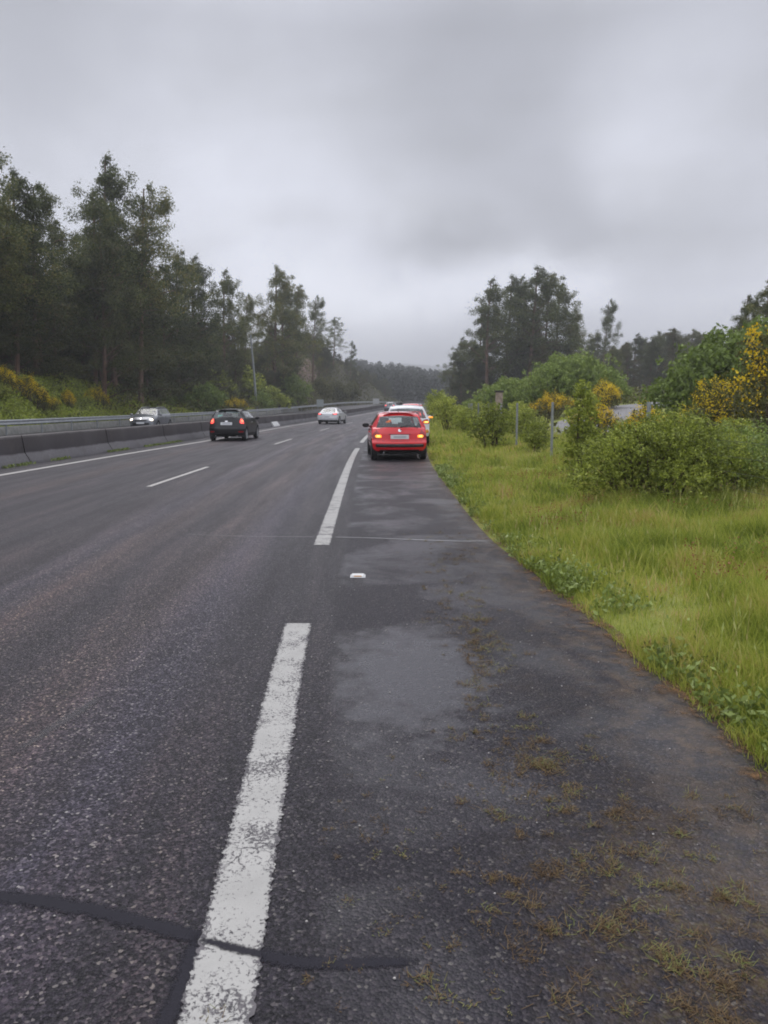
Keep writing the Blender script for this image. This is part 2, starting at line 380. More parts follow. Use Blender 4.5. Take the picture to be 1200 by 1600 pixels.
def linepaint(name, base, wear):
    m, t, b = mat(name)
    pos = G(t, 'ShaderNodeTexCoord').outputs['Object']
    n1_ = noise(t, pos, 70, 4, .8); n2_ = noise(t, pos, 3.0, 4, .6)
    vo = G(t, 'ShaderNodeTexVoronoi', i_Scale=60.0); t.links.new(pos, vo.inputs['Vector'])
    uvn = G(t, 'ShaderNodeTexCoord').outputs['UV']; s2 = G(t, 'ShaderNodeSeparateXYZ'); t.links.new(uvn, s2.inputs[0])
    bars = G(t, 'ShaderNodeTexWave', i_Scale=1.1, i_Distortion=5.0, i_Detail=2.0); bars.bands_direction = 'Y'; t.links.new(uvn, bars.inputs['Vector'])
    d_edge = math_(t, 'SUBTRACT', 1.0, math_(t, 'ABSOLUTE', s2.outputs['X']))     # 1 centre .. 0 edge
    crackv = G(t, 'ShaderNodeTexVoronoi', i_Scale=9.0, feature='DISTANCE_TO_EDGE'); 
    wv = G(t, 'ShaderNodeVectorMath', operation='ADD'); t.links.new(pos, wv.inputs[0]); 
    nn = G(t, 'ShaderNodeTexNoise', i_Scale=14.0, i_Detail=3.0); t.links.new(pos, nn.inputs['Vector'])
    sv = G(t, 'ShaderNodeVectorMath', operation='SCALE'); sv.inputs['Scale'].default_value = .10; t.links.new(nn.outputs['Color'], sv.inputs[0]); t.links.new(sv.outputs[0], wv.inputs[1])
    t.links.new(wv.outputs[0], crackv.inputs['Vector'])
    crack = math_(t, 'MULTIPLY', ramp_(t, crackv.outputs[0], [(.0, 1), (.035, 0)]), ramp_(t, n2_, [(.48, 0), (.56, 1)]))
    f = math_(t, 'ADD', n1_, math_(t, 'MULTIPLY', n2_, .45))
    f = math_(t, 'SUBTRACT', f, math_(t, 'MULTIPLY', ramp_(t, d_edge, [(0, 1), (.22, 0)]), -.16))
    f = math_(t, 'ADD', f, math_(t, 'MULTIPLY', bars.outputs['Fac'], .06))
    hole = math_(t, 'MAXIMUM', ramp_(t, f, [(wear, 0), (wear + .035, 1)]), crack)
    cell = G(t, 'ShaderNodeSeparateColor'); t.links.new(vo.outputs['Color'], cell.inputs[0])
    dark = ramp_(t, cell.outputs[0], [(0, (.03,.028,.034)), (1, (.10,.09,.10))])
    white = mixc(t, 1.0, base, ramp_(t, n2_, [(.3, .82), (.7, 1.08)]), 'MULTIPLY')
    t.links.new(mixc(t, hole, white, dark), b.inputs['Base Color'])
    b.inputs['Roughness'].default_value = .5
    bp = G(t, 'ShaderNodeBump', i_Distance=.006, i_Strength=.5)
    t.links.new(math_(t, 'SUBTRACT', math_(t, 'MULTIPLY', n1_, .5), hole), bp.inputs['Height']); t.links.new(bp.outputs[0], b.inputs['Normal'])
    return m
M['line'] = linepaint('worn_white_paint', (.40,.392,.375), .82)
M['line2'] = linepaint('lane_white_paint', (.44,.42,.40), .98)
def softpatch(name, col, rough, k, amount):
    m, t, b = mat(name); b.inputs['Base Color'].default_value = (*col, 1); b.inputs['Roughness'].default_value = rough; b.inputs['Specular IOR Level'].default_value = .2
    tcn = G(t, 'ShaderNodeTexCoord'); sp = G(t, 'ShaderNodeSeparateXYZ'); t.links.new(tcn.outputs['UV'], sp.inputs[0])
    n_ = noise(t, tcn.outputs['Object'], 90, 3, .7); n2_ = noise(t, tcn.outputs['Object'], 16, 4, .6)
    e_ = math_(t, 'SUBTRACT', 1.0, math_(t, 'ABSOLUTE', sp.outputs['X']))
    en = math_(t, 'MULTIPLY', math_(t, 'MULTIPLY', sp.outputs['Y'], 7.0, clamp=True), math_(t, 'MULTIPLY', math_(t, 'SUBTRACT', 1.0, sp.outputs['Y']), 7.0, clamp=True))
    f = math_(t, 'ADD', math_(t, 'MULTIPLY', e_, 1.6), math_(t, 'MULTIPLY_ADD', n_, 1.6, -1.05))
    f = math_(t, 'ADD', f, math_(t, 'MULTIPLY_ADD', n2_, 1.2, -.55))
    f = math_(t, 'MULTIPLY', math_(t, 'MULTIPLY_ADD', f, k, -.2, clamp=True), math_(t, 'MULTIPLY', en, amount))
    tr = G(t, 'ShaderNodeBsdfTransparent'); mx_ = G(t, 'ShaderNodeMixShader'); t.links.new(f, mx_.inputs[0])
    bp = G(t, 'ShaderNodeBump', i_Distance=.004, i_Strength=.4); t.links.new(n_, bp.inputs['Height']); t.links.new(bp.outputs[0], b.inputs['Normal'])
    t.links.new(tr.outputs[0], mx_.inputs[1]); t.links.new(b.outputs[0], mx_.inputs[2]); t.links.new(mx_.outputs[0], t.nodes['Material Output'].inputs[0])
    return m
M['seal_soft'] = softpatch('bitumen_seal_soft', (.015,.014,.022), .60, 1.4, .9)
M['scuff_soft'] = softpatch('pale_scuff_soft', (.10,.098,.105), .6, 1.2, .42)
M['seal'] = simple('bitumen_seal', (.010,.010,.014), .62, noise=.2, nscale=30, bump=.1)
M['crackfill'] = simple('pale_joint_filler', (.40,.40,.41), .6, noise=.25, nscale=14)
M['scuff'] = simple('pale_scuff', (.045,.044,.050), .5, noise=.2, nscale=20)
def concrete():
    m, t, b = mat('stained_concrete')
    tcn = G(t, 'ShaderNodeTexCoord'); pos = tcn.outputs['Object']
    sp = G(t, 'ShaderNodeSeparateXYZ'); t.links.new(tcn.outputs['UV'], sp.inputs[0])   # uv y = height m
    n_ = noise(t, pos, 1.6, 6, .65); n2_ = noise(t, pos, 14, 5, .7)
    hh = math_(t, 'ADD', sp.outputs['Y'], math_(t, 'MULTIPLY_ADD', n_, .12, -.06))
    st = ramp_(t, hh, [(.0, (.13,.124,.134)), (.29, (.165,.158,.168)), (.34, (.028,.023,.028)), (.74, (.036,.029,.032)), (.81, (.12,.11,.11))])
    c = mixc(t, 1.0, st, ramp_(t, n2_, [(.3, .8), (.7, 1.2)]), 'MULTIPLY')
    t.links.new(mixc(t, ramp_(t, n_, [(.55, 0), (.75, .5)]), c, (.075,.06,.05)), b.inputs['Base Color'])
    b.inputs['Roughness'].default_value = .75
    bp = G(t, 'ShaderNodeBump', i_Distance=.01, i_Strength=.4); t.links.new(n2_, bp.inputs['Height']); t.links.new(bp.outputs[0], b.inputs['Normal'])
    return m
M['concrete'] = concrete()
M['greyconc'] = simple('grey_concrete', (.20,.20,.19), .8, noise=.25, nscale=3)
M['whiteconc'] = simple('white_concrete', (.62,.62,.62), .7, noise=.1, nscale=5)

# ================================================================ road geometry
KY = [-40, 0, 18, 25, 35, 55, 74, 100, 130, 170, 230, 320, 3000]
KXL = [-11.6, -9.9, -9.25, -8.9, -8.25, -7.5, -6.2, -3.2, 0.6, 6.0, 15, 30, 30]
KXR_Y = [-40, 1.8, 5.6, 8.9, 27, 35, 55, 74, 100, 130, 170, 230, 320, 3000]
KXR_X = [1.2, -.47, -.67, -.76, -1.03, -.98, -.35, 1.0, 4.0, 7.8, 13.2, 22.2, 37.2, 37.2]
KXM_Y = [-40, 0, 15.3, 20.3, 31.7, 36.4, 48, 74, 100, 130, 170, 230, 320, 3000]
KXM_X = [-5.4, -5.05, -4.9, -4.82, -4.67, -4.55, -4.15, -2.6, .4, 4.2, 9.6, 18.6, 33.6, 33.6]
KE_Y = [-40, 0, 3.31, 4.66, 5.95, 7.0, 8.1, 9.37, 12, 15, 20, 29, 40, 55, 74, 100, 130, 170, 230, 320, 3000]
KE_X = [2.1, 1.92, 1.835, 1.73, 1.63, 1.54, 1.43, 1.33, 1.29, 1.29, 1.31, 1.6, 1.75, 2.4, 3.7, 6.6, 10.4, 15.8, 24.8, 39.8, 39.8]
XL = lambda y: mono(KY, KXL, y)
XR = lambda y: mono(KXR_Y, KXR_X, y)
XM = lambda y: mono(KXM_Y, KXM_X, y)
XE = lambda y: mono(KE_Y, KE_X, y)
XO = lambda y: XL(y) - 12.6
def RZ(y):
    return mono([-100, 60, 80, 100, 130, 160, 200, 3000], [0, 0, .06, .24, .74, 1.30, 1.58, 1.62], y)
def vnoise(x, y, s, seed=0):
    """smooth value noise, numpy"""
    x = np.asarray(x, float)/s + seed*17.3; y = np.asarray(y, float)/s + seed*5.1
    xi = np.floor(x); yi = np.floor(y); fx = x-xi; fy = y-yi
    fx = fx*fx*(3-2*fx); fy = fy*fy*(3-2*fy)
    h = lambda a, b: np.modf(np.abs(np.sin(a*127.1 + b*311.7)*43758.5453))[0]
    return ((h(xi, yi)*(1-fx) + h(xi+1, yi)*fx)*(1-fy) + (h(xi, yi+1)*(1-fx) + h(xi+1, yi+1)*fx)*fy) - .5
def TZ(x, y):
    x = np.asarray(x, float); y = np.asarray(y, float)
    d = x - XE(y); dl = XO(y) - x
    z = RZ(y) - .06
    # right side
    z = z + ss(-.25, .12, d)*.055 + ss(.1, .5, d)*.03 + ss(.5, 4, d)*.10
    z = z + ss(5, 20, d)*(.55 + .45*ss(20, 45, y)) + ss(5.5, 13, d)*ss(28, 62, y)*.75
    z = z + ss(30, 160, d)*6 + ss(.6, 2.5, d)*vnoise(x, y, 2.3, 1)*.10 + ss(6, 14, d)*vnoise(x, y, 9, 2)*.6
    # left side
    B = 3.4*(1 - ss(60, 84, y)) + .9*ss(62, 84, y)
    z = z + ss(.3, .8, dl)*.06 + B*ss(.9, 6.0, dl)
    z = z + 9.5*ss(118, 152, y)*(1 - ss(215, 275, y))*ss(.6, 11, dl) + ss(20, 130, dl)*8
    z = z + ss(1.5, 4, dl)*vnoise(x, y, 3.1, 3)*.5 + ss(8, 20, dl)*vnoise(x, y, 14, 4)*1.6
    # valley behind the bend, then wooded rise
    z = z + 7*ss(290, 430, y) + ss(430, 900, y)*10
    return z
def tz(x, y): return float(TZ(x, y))

# terrain sheet
ys = np.unique(np.concatenate([np.arange(-40, 0, 4), np.arange(0, 30, .5), np.arange(30, 80, 1.5), np.arange(80, 260, 4), np.arange(260, 700, 20), np.linspace(700, 3400, 20)]))
ds = np.unique(np.round(np.concatenate([-np.geomspace(35, 2500, 24), np.arange(-36, -8, .7), [-6, -3, -1, -.3], np.arange(-.1, 3, .12), np.arange(3, 12, .4), np.arange(12, 40, 1.5), np.geomspace(40, 2500, 24)]), 4))
YY, DD = np.meshgrid(ys, ds, indexing='ij')
XX = XE(YY) + DD
ZZ = TZ(XX, YY)
V = np.stack([XX, YY, ZZ], -1).reshape(-1, 3)
ny, nx = XX.shape
idx = np.arange(ny*nx).reshape(ny, nx)
F = np.stack([idx[:-1, :-1], idx[:-1, 1:], idx[1:, 1:], idx[1:, :-1]], -1).reshape(-1, 4)
m_, t_, b_ = mat('verge_ground')
pos_ = G(t_, 'ShaderNodeTexCoord').outputs['Object']
sx = G(t_, 'ShaderNodeSeparateXYZ'); t_.links.new(pos_, sx.inputs[0])
a_ = ramp_(t_, noise(t_, pos_, 1.1, 8, .65), [(.3, (.10,.12,.02)), (.5, (.21,.24,.035)), (.72, (.30,.27,.08))])
f_ = ramp_(t_, noise(t_, pos_, .8, 8, .7), [(.3, (.030,.028,.014)), (.55, (.055,.050,.024)), (.75, (.10,.062,.038))])
wood = math_(t_, 'MAXIMUM', math_(t_, 'MULTIPLY_ADD', sx.outputs['X'], -1.0, -24.0, clamp=True), math_(t_, 'MULTIPLY_ADD', sx.outputs['Y'], .05, -5.0, clamp=True))
t_.links.new(mixc(t_, wood, a_, f_), b_.inputs['Base Color']); b_.inputs['Roughness'].default_value = .9
bp_ = G(t_, 'ShaderNodeBump', i_Distance=.06, i_Strength=.8); t_.links.new(noise(t_, pos_, 9, 8, .7), bp_.inputs['Height']); t_.links.new(bp_.outputs[0], b_.inputs['Normal'])
M['ground'] = m_
tag(npmesh('ground', V, F, m_, smooth=True), kind='structure')

def strip(name, yarr, xa, xb, dz, mat_, nu=2, umode='norm', jitter=0.0, rnd=None, parent=None):
    yarr = np.asarray(yarr, float); us = np.linspace(0, 1, nu)
    X = xa(yarr)[:, None]*(1-us) + xb(yarr)[:, None]*us
    Y = np.repeat(yarr[:, None], nu, 1)
    if jitter:
        X[:, 0] += rnd.uniform(-jitter, jitter, len(yarr)); X[:, -1] += rnd.uniform(-jitter, jitter, len(yarr))
    Z = RZ(Y) + dz
    ii = np.arange(X.size).reshape(X.shape)
    F = np.stack([ii[:-1, :-1], ii[:-1, 1:], ii[1:, 1:], ii[1:, :-1]], -1).reshape(-1, 4)
    if umode == 'norm': U = np.repeat((us*2-1)[None], len(yarr), 0)
    else: U = X - XR(Y)
    return npmesh(name, np.stack([X, Y, Z], -1).reshape(-1, 3), F, mat_, parent, uv=np.stack([U, Y], -1).reshape(-1, 2))
ry = np.unique(np.concatenate([np.arange(-40, 60, 1.0), np.arange(60, 320, 3.0)]))
tag(strip('road', ry, lambda y: XO(y) - .3, lambda y: XE(y) + .02, 0.0, M['asphalt'], nu=40, umode='u'), kind='structure')
rng = np.random.default_rng(5)
random.seed(4)
# edge line dashes (right), 20 cm wide
def dash(y0, y1, cf, wd, mt, nm, step=.04, jit=.004):
    n = max(6, int((y1-y0)/step)); n = min(n, 900)
    o = strip(nm, np.linspace(y0, y1, n), lambda y: cf(y) - wd/2, lambda y: cf(y) + wd/2, .004, mt, nu=5, jitter=jit, rnd=rng)
    return tag(o, kind='structure')
for a, b in ((-14, 5.6), (8.85, 28.8), (33.0, 53), (57, 77), (81, 101), (105, 125), (129, 149), (153, 173)):
    if a < 0:
        a = 2.27
        dash(-4, b, XR, .205, M['line'], 'edge_line', .012, .009)
    else: dash(a, b, XR, .2, M['line'], 'edge_line', .03, .006)
for k in range(-2, 11):
    a = 15.3 + 16.4*k
    dash(a, a + 4.9, XM, .12, M['line2'], 'lane_line', .1)
o = strip('median_line', np.linspace(-20, 300, 400), lambda y: XL(y)-.10, lambda y: XL(y)+.10, .004, M['line2'], nu=3); tag(o, kind='structure')
o = strip('opposite_line', np.linspace(-20, 300, 300), lambda y: XO(y)+1.35, lambda y: XO(y)+1.5, .004, M['line2'], nu=3); tag(o, kind='structure')
for k in range(0, 16):
    a = 9 + 17*k
    dash(a, a+5, lambda y: XL(y)-6.6, .12, M['line2'], 'lane_line', .2)
# brown mossy soil creeping over the asphalt edge
def dirtmat():
    m, t, b = mat('mossy_soil')
    pos = G(t, 'ShaderNodeTexCoord').outputs['Object']
    c = ramp_(t, noise(t, pos, 18, 8, .7), [(.30, (.03,.02,.012)), (.48, (.13,.07,.03)), (.68, (.30,.155,.06))])
    t.links.new(c, b.inputs['Base Color']); b.inputs['Roughness'].default_value = .85
    bp = G(t, 'ShaderNodeBump', i_Distance=.02, i_Strength=.8); t.links.new(noise(t, pos, 40, 6, .7), bp.inputs['Height']); t.links.new(bp.outputs[0], b.inputs['Normal'])
    return m
yy = np.concatenate([np.arange(1.5, 20, .05), np.arange(20, 60, .3)])
j1 = vnoise(yy, yy*0, .33, 7)*.08 + vnoise(yy, yy*0, .09, 8)*.05
def soilmat():
    m = dirtmat(); t = m.node_tree; b = t.nodes['Principled BSDF']; tcn = G(t, 'ShaderNodeTexCoord')
    sp = G(t, 'ShaderNodeSeparateXYZ'); t.links.new(tcn.outputs['UV'], sp.inputs[0])
    n_ = noise(t, tcn.outputs['Object'], 6, 9, .8)
    f = math_(t, 'MULTIPLY_ADD', sp.outputs['X'], .62, -.12); f = math_(t, 'ADD', f, math_(t, 'MULTIPLY_ADD', n_, 3.4, -1.75))
    f = math_(t, 'MULTIPLY', f, 1.6, clamp=True)
    tr = G(t, 'ShaderNodeBsdfTransparent'); mx_ = G(t, 'ShaderNodeMixShader'); t.links.new(f, mx_.inputs[0])
    t.links.new(tr.outputs[0], mx_.inputs[1]); t.links.new(b.outputs[0], mx_.inputs[2]); t.links.new(mx_.outputs[0], t.nodes['Material Output'].inputs[0])
    return m
tag(strip('soil_edge', yy, lambda y: XE(y) - .50, lambda y: XE(y) + .10 + .16*ss(6.5, 9, y)*(1-ss(21, 30, y)), .006, soilmat(), nu=5), kind='structure')

# bitumen crack sealing, joints
def ribbon(name, pts, wd, dz, mt, jit=.0):
    P_ = []; n = 140
    tt = np.linspace(0, len(pts)-1, n)
    px = mono(range(len(pts)), [p[0] for p in pts], tt); py = mono(range(len(pts)), [p[1] for p in pts], tt)
    if not isinstance(wd, (list, tuple)): wd = [wd]*len(pts)
    ww = np.interp(tt, range(len(pts)), wd)
    vs = []; uv = []
    for i in range(n):
        a = np.array([px[min(i+1, n-1)] - px[max(i-1, 0)], py[min(i+1, n-1)] - py[max(i-1, 0)]]); a /= np.linalg.norm(a) + 1e-9
        nrm = np.array([-a[1], a[0]]); h = ww[i]/2
        for s in (-1, 1):
            q = np.array([px[i], py[i]]) + nrm*s*(h + random.uniform(-jit, jit)*min(1, h*30))
            vs.append((q[0], q[1], float(RZ(q[1])) + dz)); uv.append((s, i/(n-1)))
    F = [(2*i, 2*i+1, 2*i+3, 2*i+2) for i in range(n-1)]
    return tag(npmesh(name, vs, F, mt, uv=uv), kind='structure')
ribbon('crack_seal', [(-1.75, 2.36), (-1.32, 2.35), (-1.04, 2.30), (-.75, 2.21), (-.50, 2.13)], [.08, .11, .115, .105, .09], .003, M['seal_soft'])
ribbon('crack_seal', [(-.46, 2.10), (-.30, 2.06), (-.15, 2.045), (.0, 2.05), (.12, 2.06)], [.09, .09, .085, .07, .03], .0026, M['seal_soft'])
ribbon('crack_seal', [(-.60, 2.20), (-.60, 1.98), (-.62, 1.7), (-.64, 1.4)], [.08, .09, .09, .08], .0022, M['seal_soft'])
ribbon('crack_seal', [(-.60, 2.15), (-.51, 2.12), (-.42, 2.09), (-.36, 2.07)], [.03, .055, .055, .03], .0058, M['seal_soft'])
ribbon('joint_line', [(-2.6, 9.6), (-1.7, 9.45), (-.9, 9.42)], [.004, .010, .009], .0030, M['crackfill'], .002)
ribbon('joint_line', [(-.62, 9.38), (-.2, 9.33), (.5, 9.18), (1.0, 9.10), (1.3, 9.12)], [.016, .018, .024, .022, .012], .0055, M['crackfill'], .003)
ribbon('joint_line', [(-.62, 16.55), (.3, 16.5), (1.25, 16.3)], [.02, .03, .03], .0055, M['crackfill'], .004)
ribbon('tyre_scuff', [(-1.66, 4.15), (-1.70, 3.95), (-1.76, 3.7), (-1.82, 3.4)], [.05, .14, .12, .06], .0035, M['scuff_soft'])

# raised pavement marker
mk = empty('pavement_marker', (-.26, 7.2, 0)); tag(mk, 'small white raised pavement marker with amber reflector beside the edge line', 'road marker')
b = MB(); b.box((0, 0, .012), (.155, .13, .020), taper=.72); b.build('marker_base', M['whiteconc'], mk, bevel=.003)
b = MB(); b.box((0, -.050, .0145), (.075, .012, .012)); b.build('reflector', M['amber'], mk)

# ================================================================ barrier / rails
def sweep(name, yarr, cf, prof, mt, parent=None, zf=RZ, closed=False):
    """prof: list of (dx, z); swept along the road"""
    yarr = np.asarray(yarr, float); n = len(prof)
    cx = cf(yarr); zz = zf(yarr)
    V = []; U = []
    for y, x, z in zip(yarr, cx, zz):
        for dx, dz in prof: V.append((x+dx, y, z+dz)); U.append((y, dz))
    F = []
    for i in range(len(yarr)-1):
        for k in range(n - (0 if closed else 1)):
            a = i*n+k; b_ = i*n+(k+1) % n
            F.append((a, b_, b_+n, a+n))
    return npmesh(name, V, F, mt, parent, uv=U)
jp = [(-.30, -.03), (-.29, .08), (-.15, .33), (-.09, .80), (-.07, .82), (.07, .82), (.09, .80), (.15, .33), (.29, .08), (.30, -.03)]
XB = lambda y: XL(y) - 1.32
bar = empty('concrete_barrier', (float(XB(20.)), 20., 0)); tag(bar, 'long stained concrete median barrier with dark upper face between the carriageways', 'barrier')
def unparent_keep(o, p):
    o.parent = p; o.matrix_parent_inverse = Matrix.Translation(-Vector(p.location)); return o
yb = [-20.]
seg = 5.6
k = 0
V = []
yl = []
yv = -18.0
while yv < 290:
    yl.append((yv, yv + seg - .045)); yv += seg
V = []; F = []; U = []
for (a, b_) in yl:
    ysub = np.linspace(a, b_, 4)
    base = len(V); n = len(jp)
    for y in ysub:
        x = float(XB(y)); z = float(RZ(y))
        for dx, dz in jp: V.append((x+dx, y, z+dz)); U.append((y, dz))
    for i in range(3):
        for q in range(n-1): F.append((base+i*n+q, base+i*n+q+1, base+(i+1)*n+q+1, base+(i+1)*n+q))
    # end caps as quads
    for e0, fl in ((base, False), (base+3*n, True)):
        for q in range(n//2 - 1):
            f = (e0+q, e0+q+1, e0+n-2-q, e0+n-1-q); F.append(f)
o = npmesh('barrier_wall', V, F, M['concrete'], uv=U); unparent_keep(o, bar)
o = sweep('joint_core', np.linspace(-18, 290, 200), XB, [(-.25, -.03), (-.12, .3), (-.05, .77), (.05, .77), (.12, .3), (.25, -.03)], M['trim']); unparent_keep(o, bar)
# white-painted feet where drains pass
for (y, w_, lab) in ((47.5, .9, 'white slanted drain block at the barrier foot, the nearer and narrower one'), (56.5, 2.2, 'white slanted drain block at the barrier foot, just left of the silver car'), (92., 3.0, 'white slanted drain block at the barrier foot, beyond the silver car')):
    x = float(XB(y)); b = MB()
    z0 = float(RZ(y))
    pr = [(.10, 0), (.42, 0), (.40, .07), (.20, .36), (.17, .36)]
    vs = [(x+p[0] + (.0 if s < 0 else float(XB(y+w_)-x)), y + (0 if s < 0 else w_), z0+p[1]) for s in (-1, 1) for p in pr]
    n = len(pr); fs = [tuple(range(n)), tuple(range(2*n-1, n-1, -1))] + [(i, (i+1) % n, n+(i+1) % n, n+i) for i in range(n)]
    b.add(vs, fs); tag(b.build('drain_block', M['whiteconc']), lab, 'drain block', 'white blocks at the barrier foot')

# far guard rail of the opposite carriageway
def guardrail(nm, cf, y0, y1, face, label, sp=4.0, zf=RZ):
    r = empty(nm, (float(cf(y0)), y0, float(zf(y0)))); tag(r, label, 'guard rail')
    prof = [(0, .84), (face*.05, .81), (face*.05, .76), (0, .71), (0, .67), (face*.05, .62), (face*.05, .57), (0, .54), (-face*.012, .54), (-face*.012, .84)]
    unparent_keep(sweep('rail', np.arange(y0, y1, 2.0), cf, prof, M['galv'], zf=zf, closed=True), r)
    for y in np.arange(y0+1, y1, sp)[:90]:
        b = MB(); b.box((0, 0, .36), (.07, .10, .80)); p = b.build('post', M['post'])
        p.location = (float(cf(y)) - face*.07 - r.location.x, y - r.location.y, float(zf(y)) - r.location.z); p.parent = r
    return r
guardrail('guard_rail', lambda y: XO(y) - .15, 20, 290, 1, 'long galvanised guard rail at the foot of the left bank', 4.0)
lw = empty('gutter_wall', (float(XO(20.)-.9), 20, 0)); tag(lw, 'low grey concrete gutter wall under the left guard rail', 'wall')
unparent_keep(sweep('wall', np.linspace(18, 120, 60), lambda y: XO(y) - .55, [(.16, -.05), (.08, .44), (-.12, .46), (-.14, -.05)], M['greyconc']), lw)
guardrail('guard_rail', lambda y: XE(y) + .9, 62, 190, -1, 'distant guard rail on the right verge beyond the white car', 4.0)

# lamp pole and signs
pl = empty('street_pole', (-17.9, 105, tz(-17.9, 105))); tag(pl, 'tall tapering grey metal pole leaning slightly left beside the wood', 'pole')
b = MB(); b.tube([(0, 0, 0), (-.25, 0, 5.3), (-.6, 0, 10.6)], [.20, .16, .11], 12); b.build('shaft', M['post'], pl, smooth=True)
b = MB(); b.tube([(0, 0, -.02), (-.04, 0, .45)], [.27, .26], 12); b.build('base_sleeve', M['galv'], pl, smooth=True)
def sign(x, y, w_, h_, zc, label, mt):
    s = empty('road_sign', (x, y, tz(x, y))); tag(s, label, 'road sign')
    zr = zc - s.location.z
    b = MB(); b.box((0, 0, zr), (w_, .04, h_)); b.build('sign_panel', mt, s, bevel=.008)
    for sx_ in (-.3, .3):
        b = MB(); b.tube([(w_*sx_, .05, -.1), (w_*sx_, .05, zr)], .035, 8); b.build('leg', M['post'], s)
sign(-10.6, 124, 1.15, 1.2, 1.85, 'small pale grey road sign behind the barrier just left of the silver car', M['signgrey'])
sign(-1.9, 178, 1.5, 1.25, 2.35, 'distant white road sign left of the far car', M['whiteconc'])

# ================================================================ cars
def tyre_mesh():
    b = MB(); n = 28; prof = [(-.09, .225), (-.10, .27), (-.085, .305), (-.04, .315), (.04, .315), (.085, .305), (.10, .27), (.09, .225)]
    vs = []; fs = []
    for k in range(n):
        a = 2*math.pi*k/n
        for x, r in prof: vs.append((x, r*math.cos(a), r*math.sin(a)))
    m = len(prof)
    for k in range(n):
        for i in range(m): fs.append((k*m+i, k*m+(i+1) % m, ((k+1) % n)*m+(i+1) % m, ((k+1) % n)*m+i))
    b.add(vs, fs); return b
def rim_mesh(ns=7):
    b = MB(); n = 28; prof = [(.085, .226), (.075, .205), (.02, .20), (-.08, .20)]
    vs = []; fs = []; m = len(prof)
    for k in range(n):
        a = 2*math.pi*k/n
        for x, r in prof: vs.append((x, r*math.cos(a), r*math.sin(a)))
    for k in range(n):
        for i in range(m-1): fs.append((k*m+i, k*m+i+1, ((k+1) % n)*m+i+1, ((k+1) % n)*m+i))
    b.add(vs, fs)
    for k in range(ns):
        a = 2*math.pi*k/ns; c, s = math.cos(a), math.sin(a)
        w0, w1 = .032, .022
        P_ = []
        for (r, wd, x) in ((.03, w0, .075), (.21, w1, .068)):
            for sg in (-1, 1):
                for xx in (x, x-.03): P_.append((xx, r*c - sg*wd*s, r*s + sg*wd*c))
        b.add(P_, [(0, 2, 6, 4), (1, 5, 7, 3), (0, 4, 5, 1), (2, 3, 7, 6)])
    b.tube([(.04, 0, 0), (.082, 0, 0)], .05, 12)
    b.tube([(-.06, 0, 0), (-.055, 0, 0)], .19, 20)
    return b
TY = tyre_mesh().build('tyre', M['rubber'], smooth=True); RM = rim_mesh().build('rim', M['rim'])
TYD, RMD = TY.data, RM.data
bpy.data.objects.remove(TY); bpy.data.objects.remove(RM)

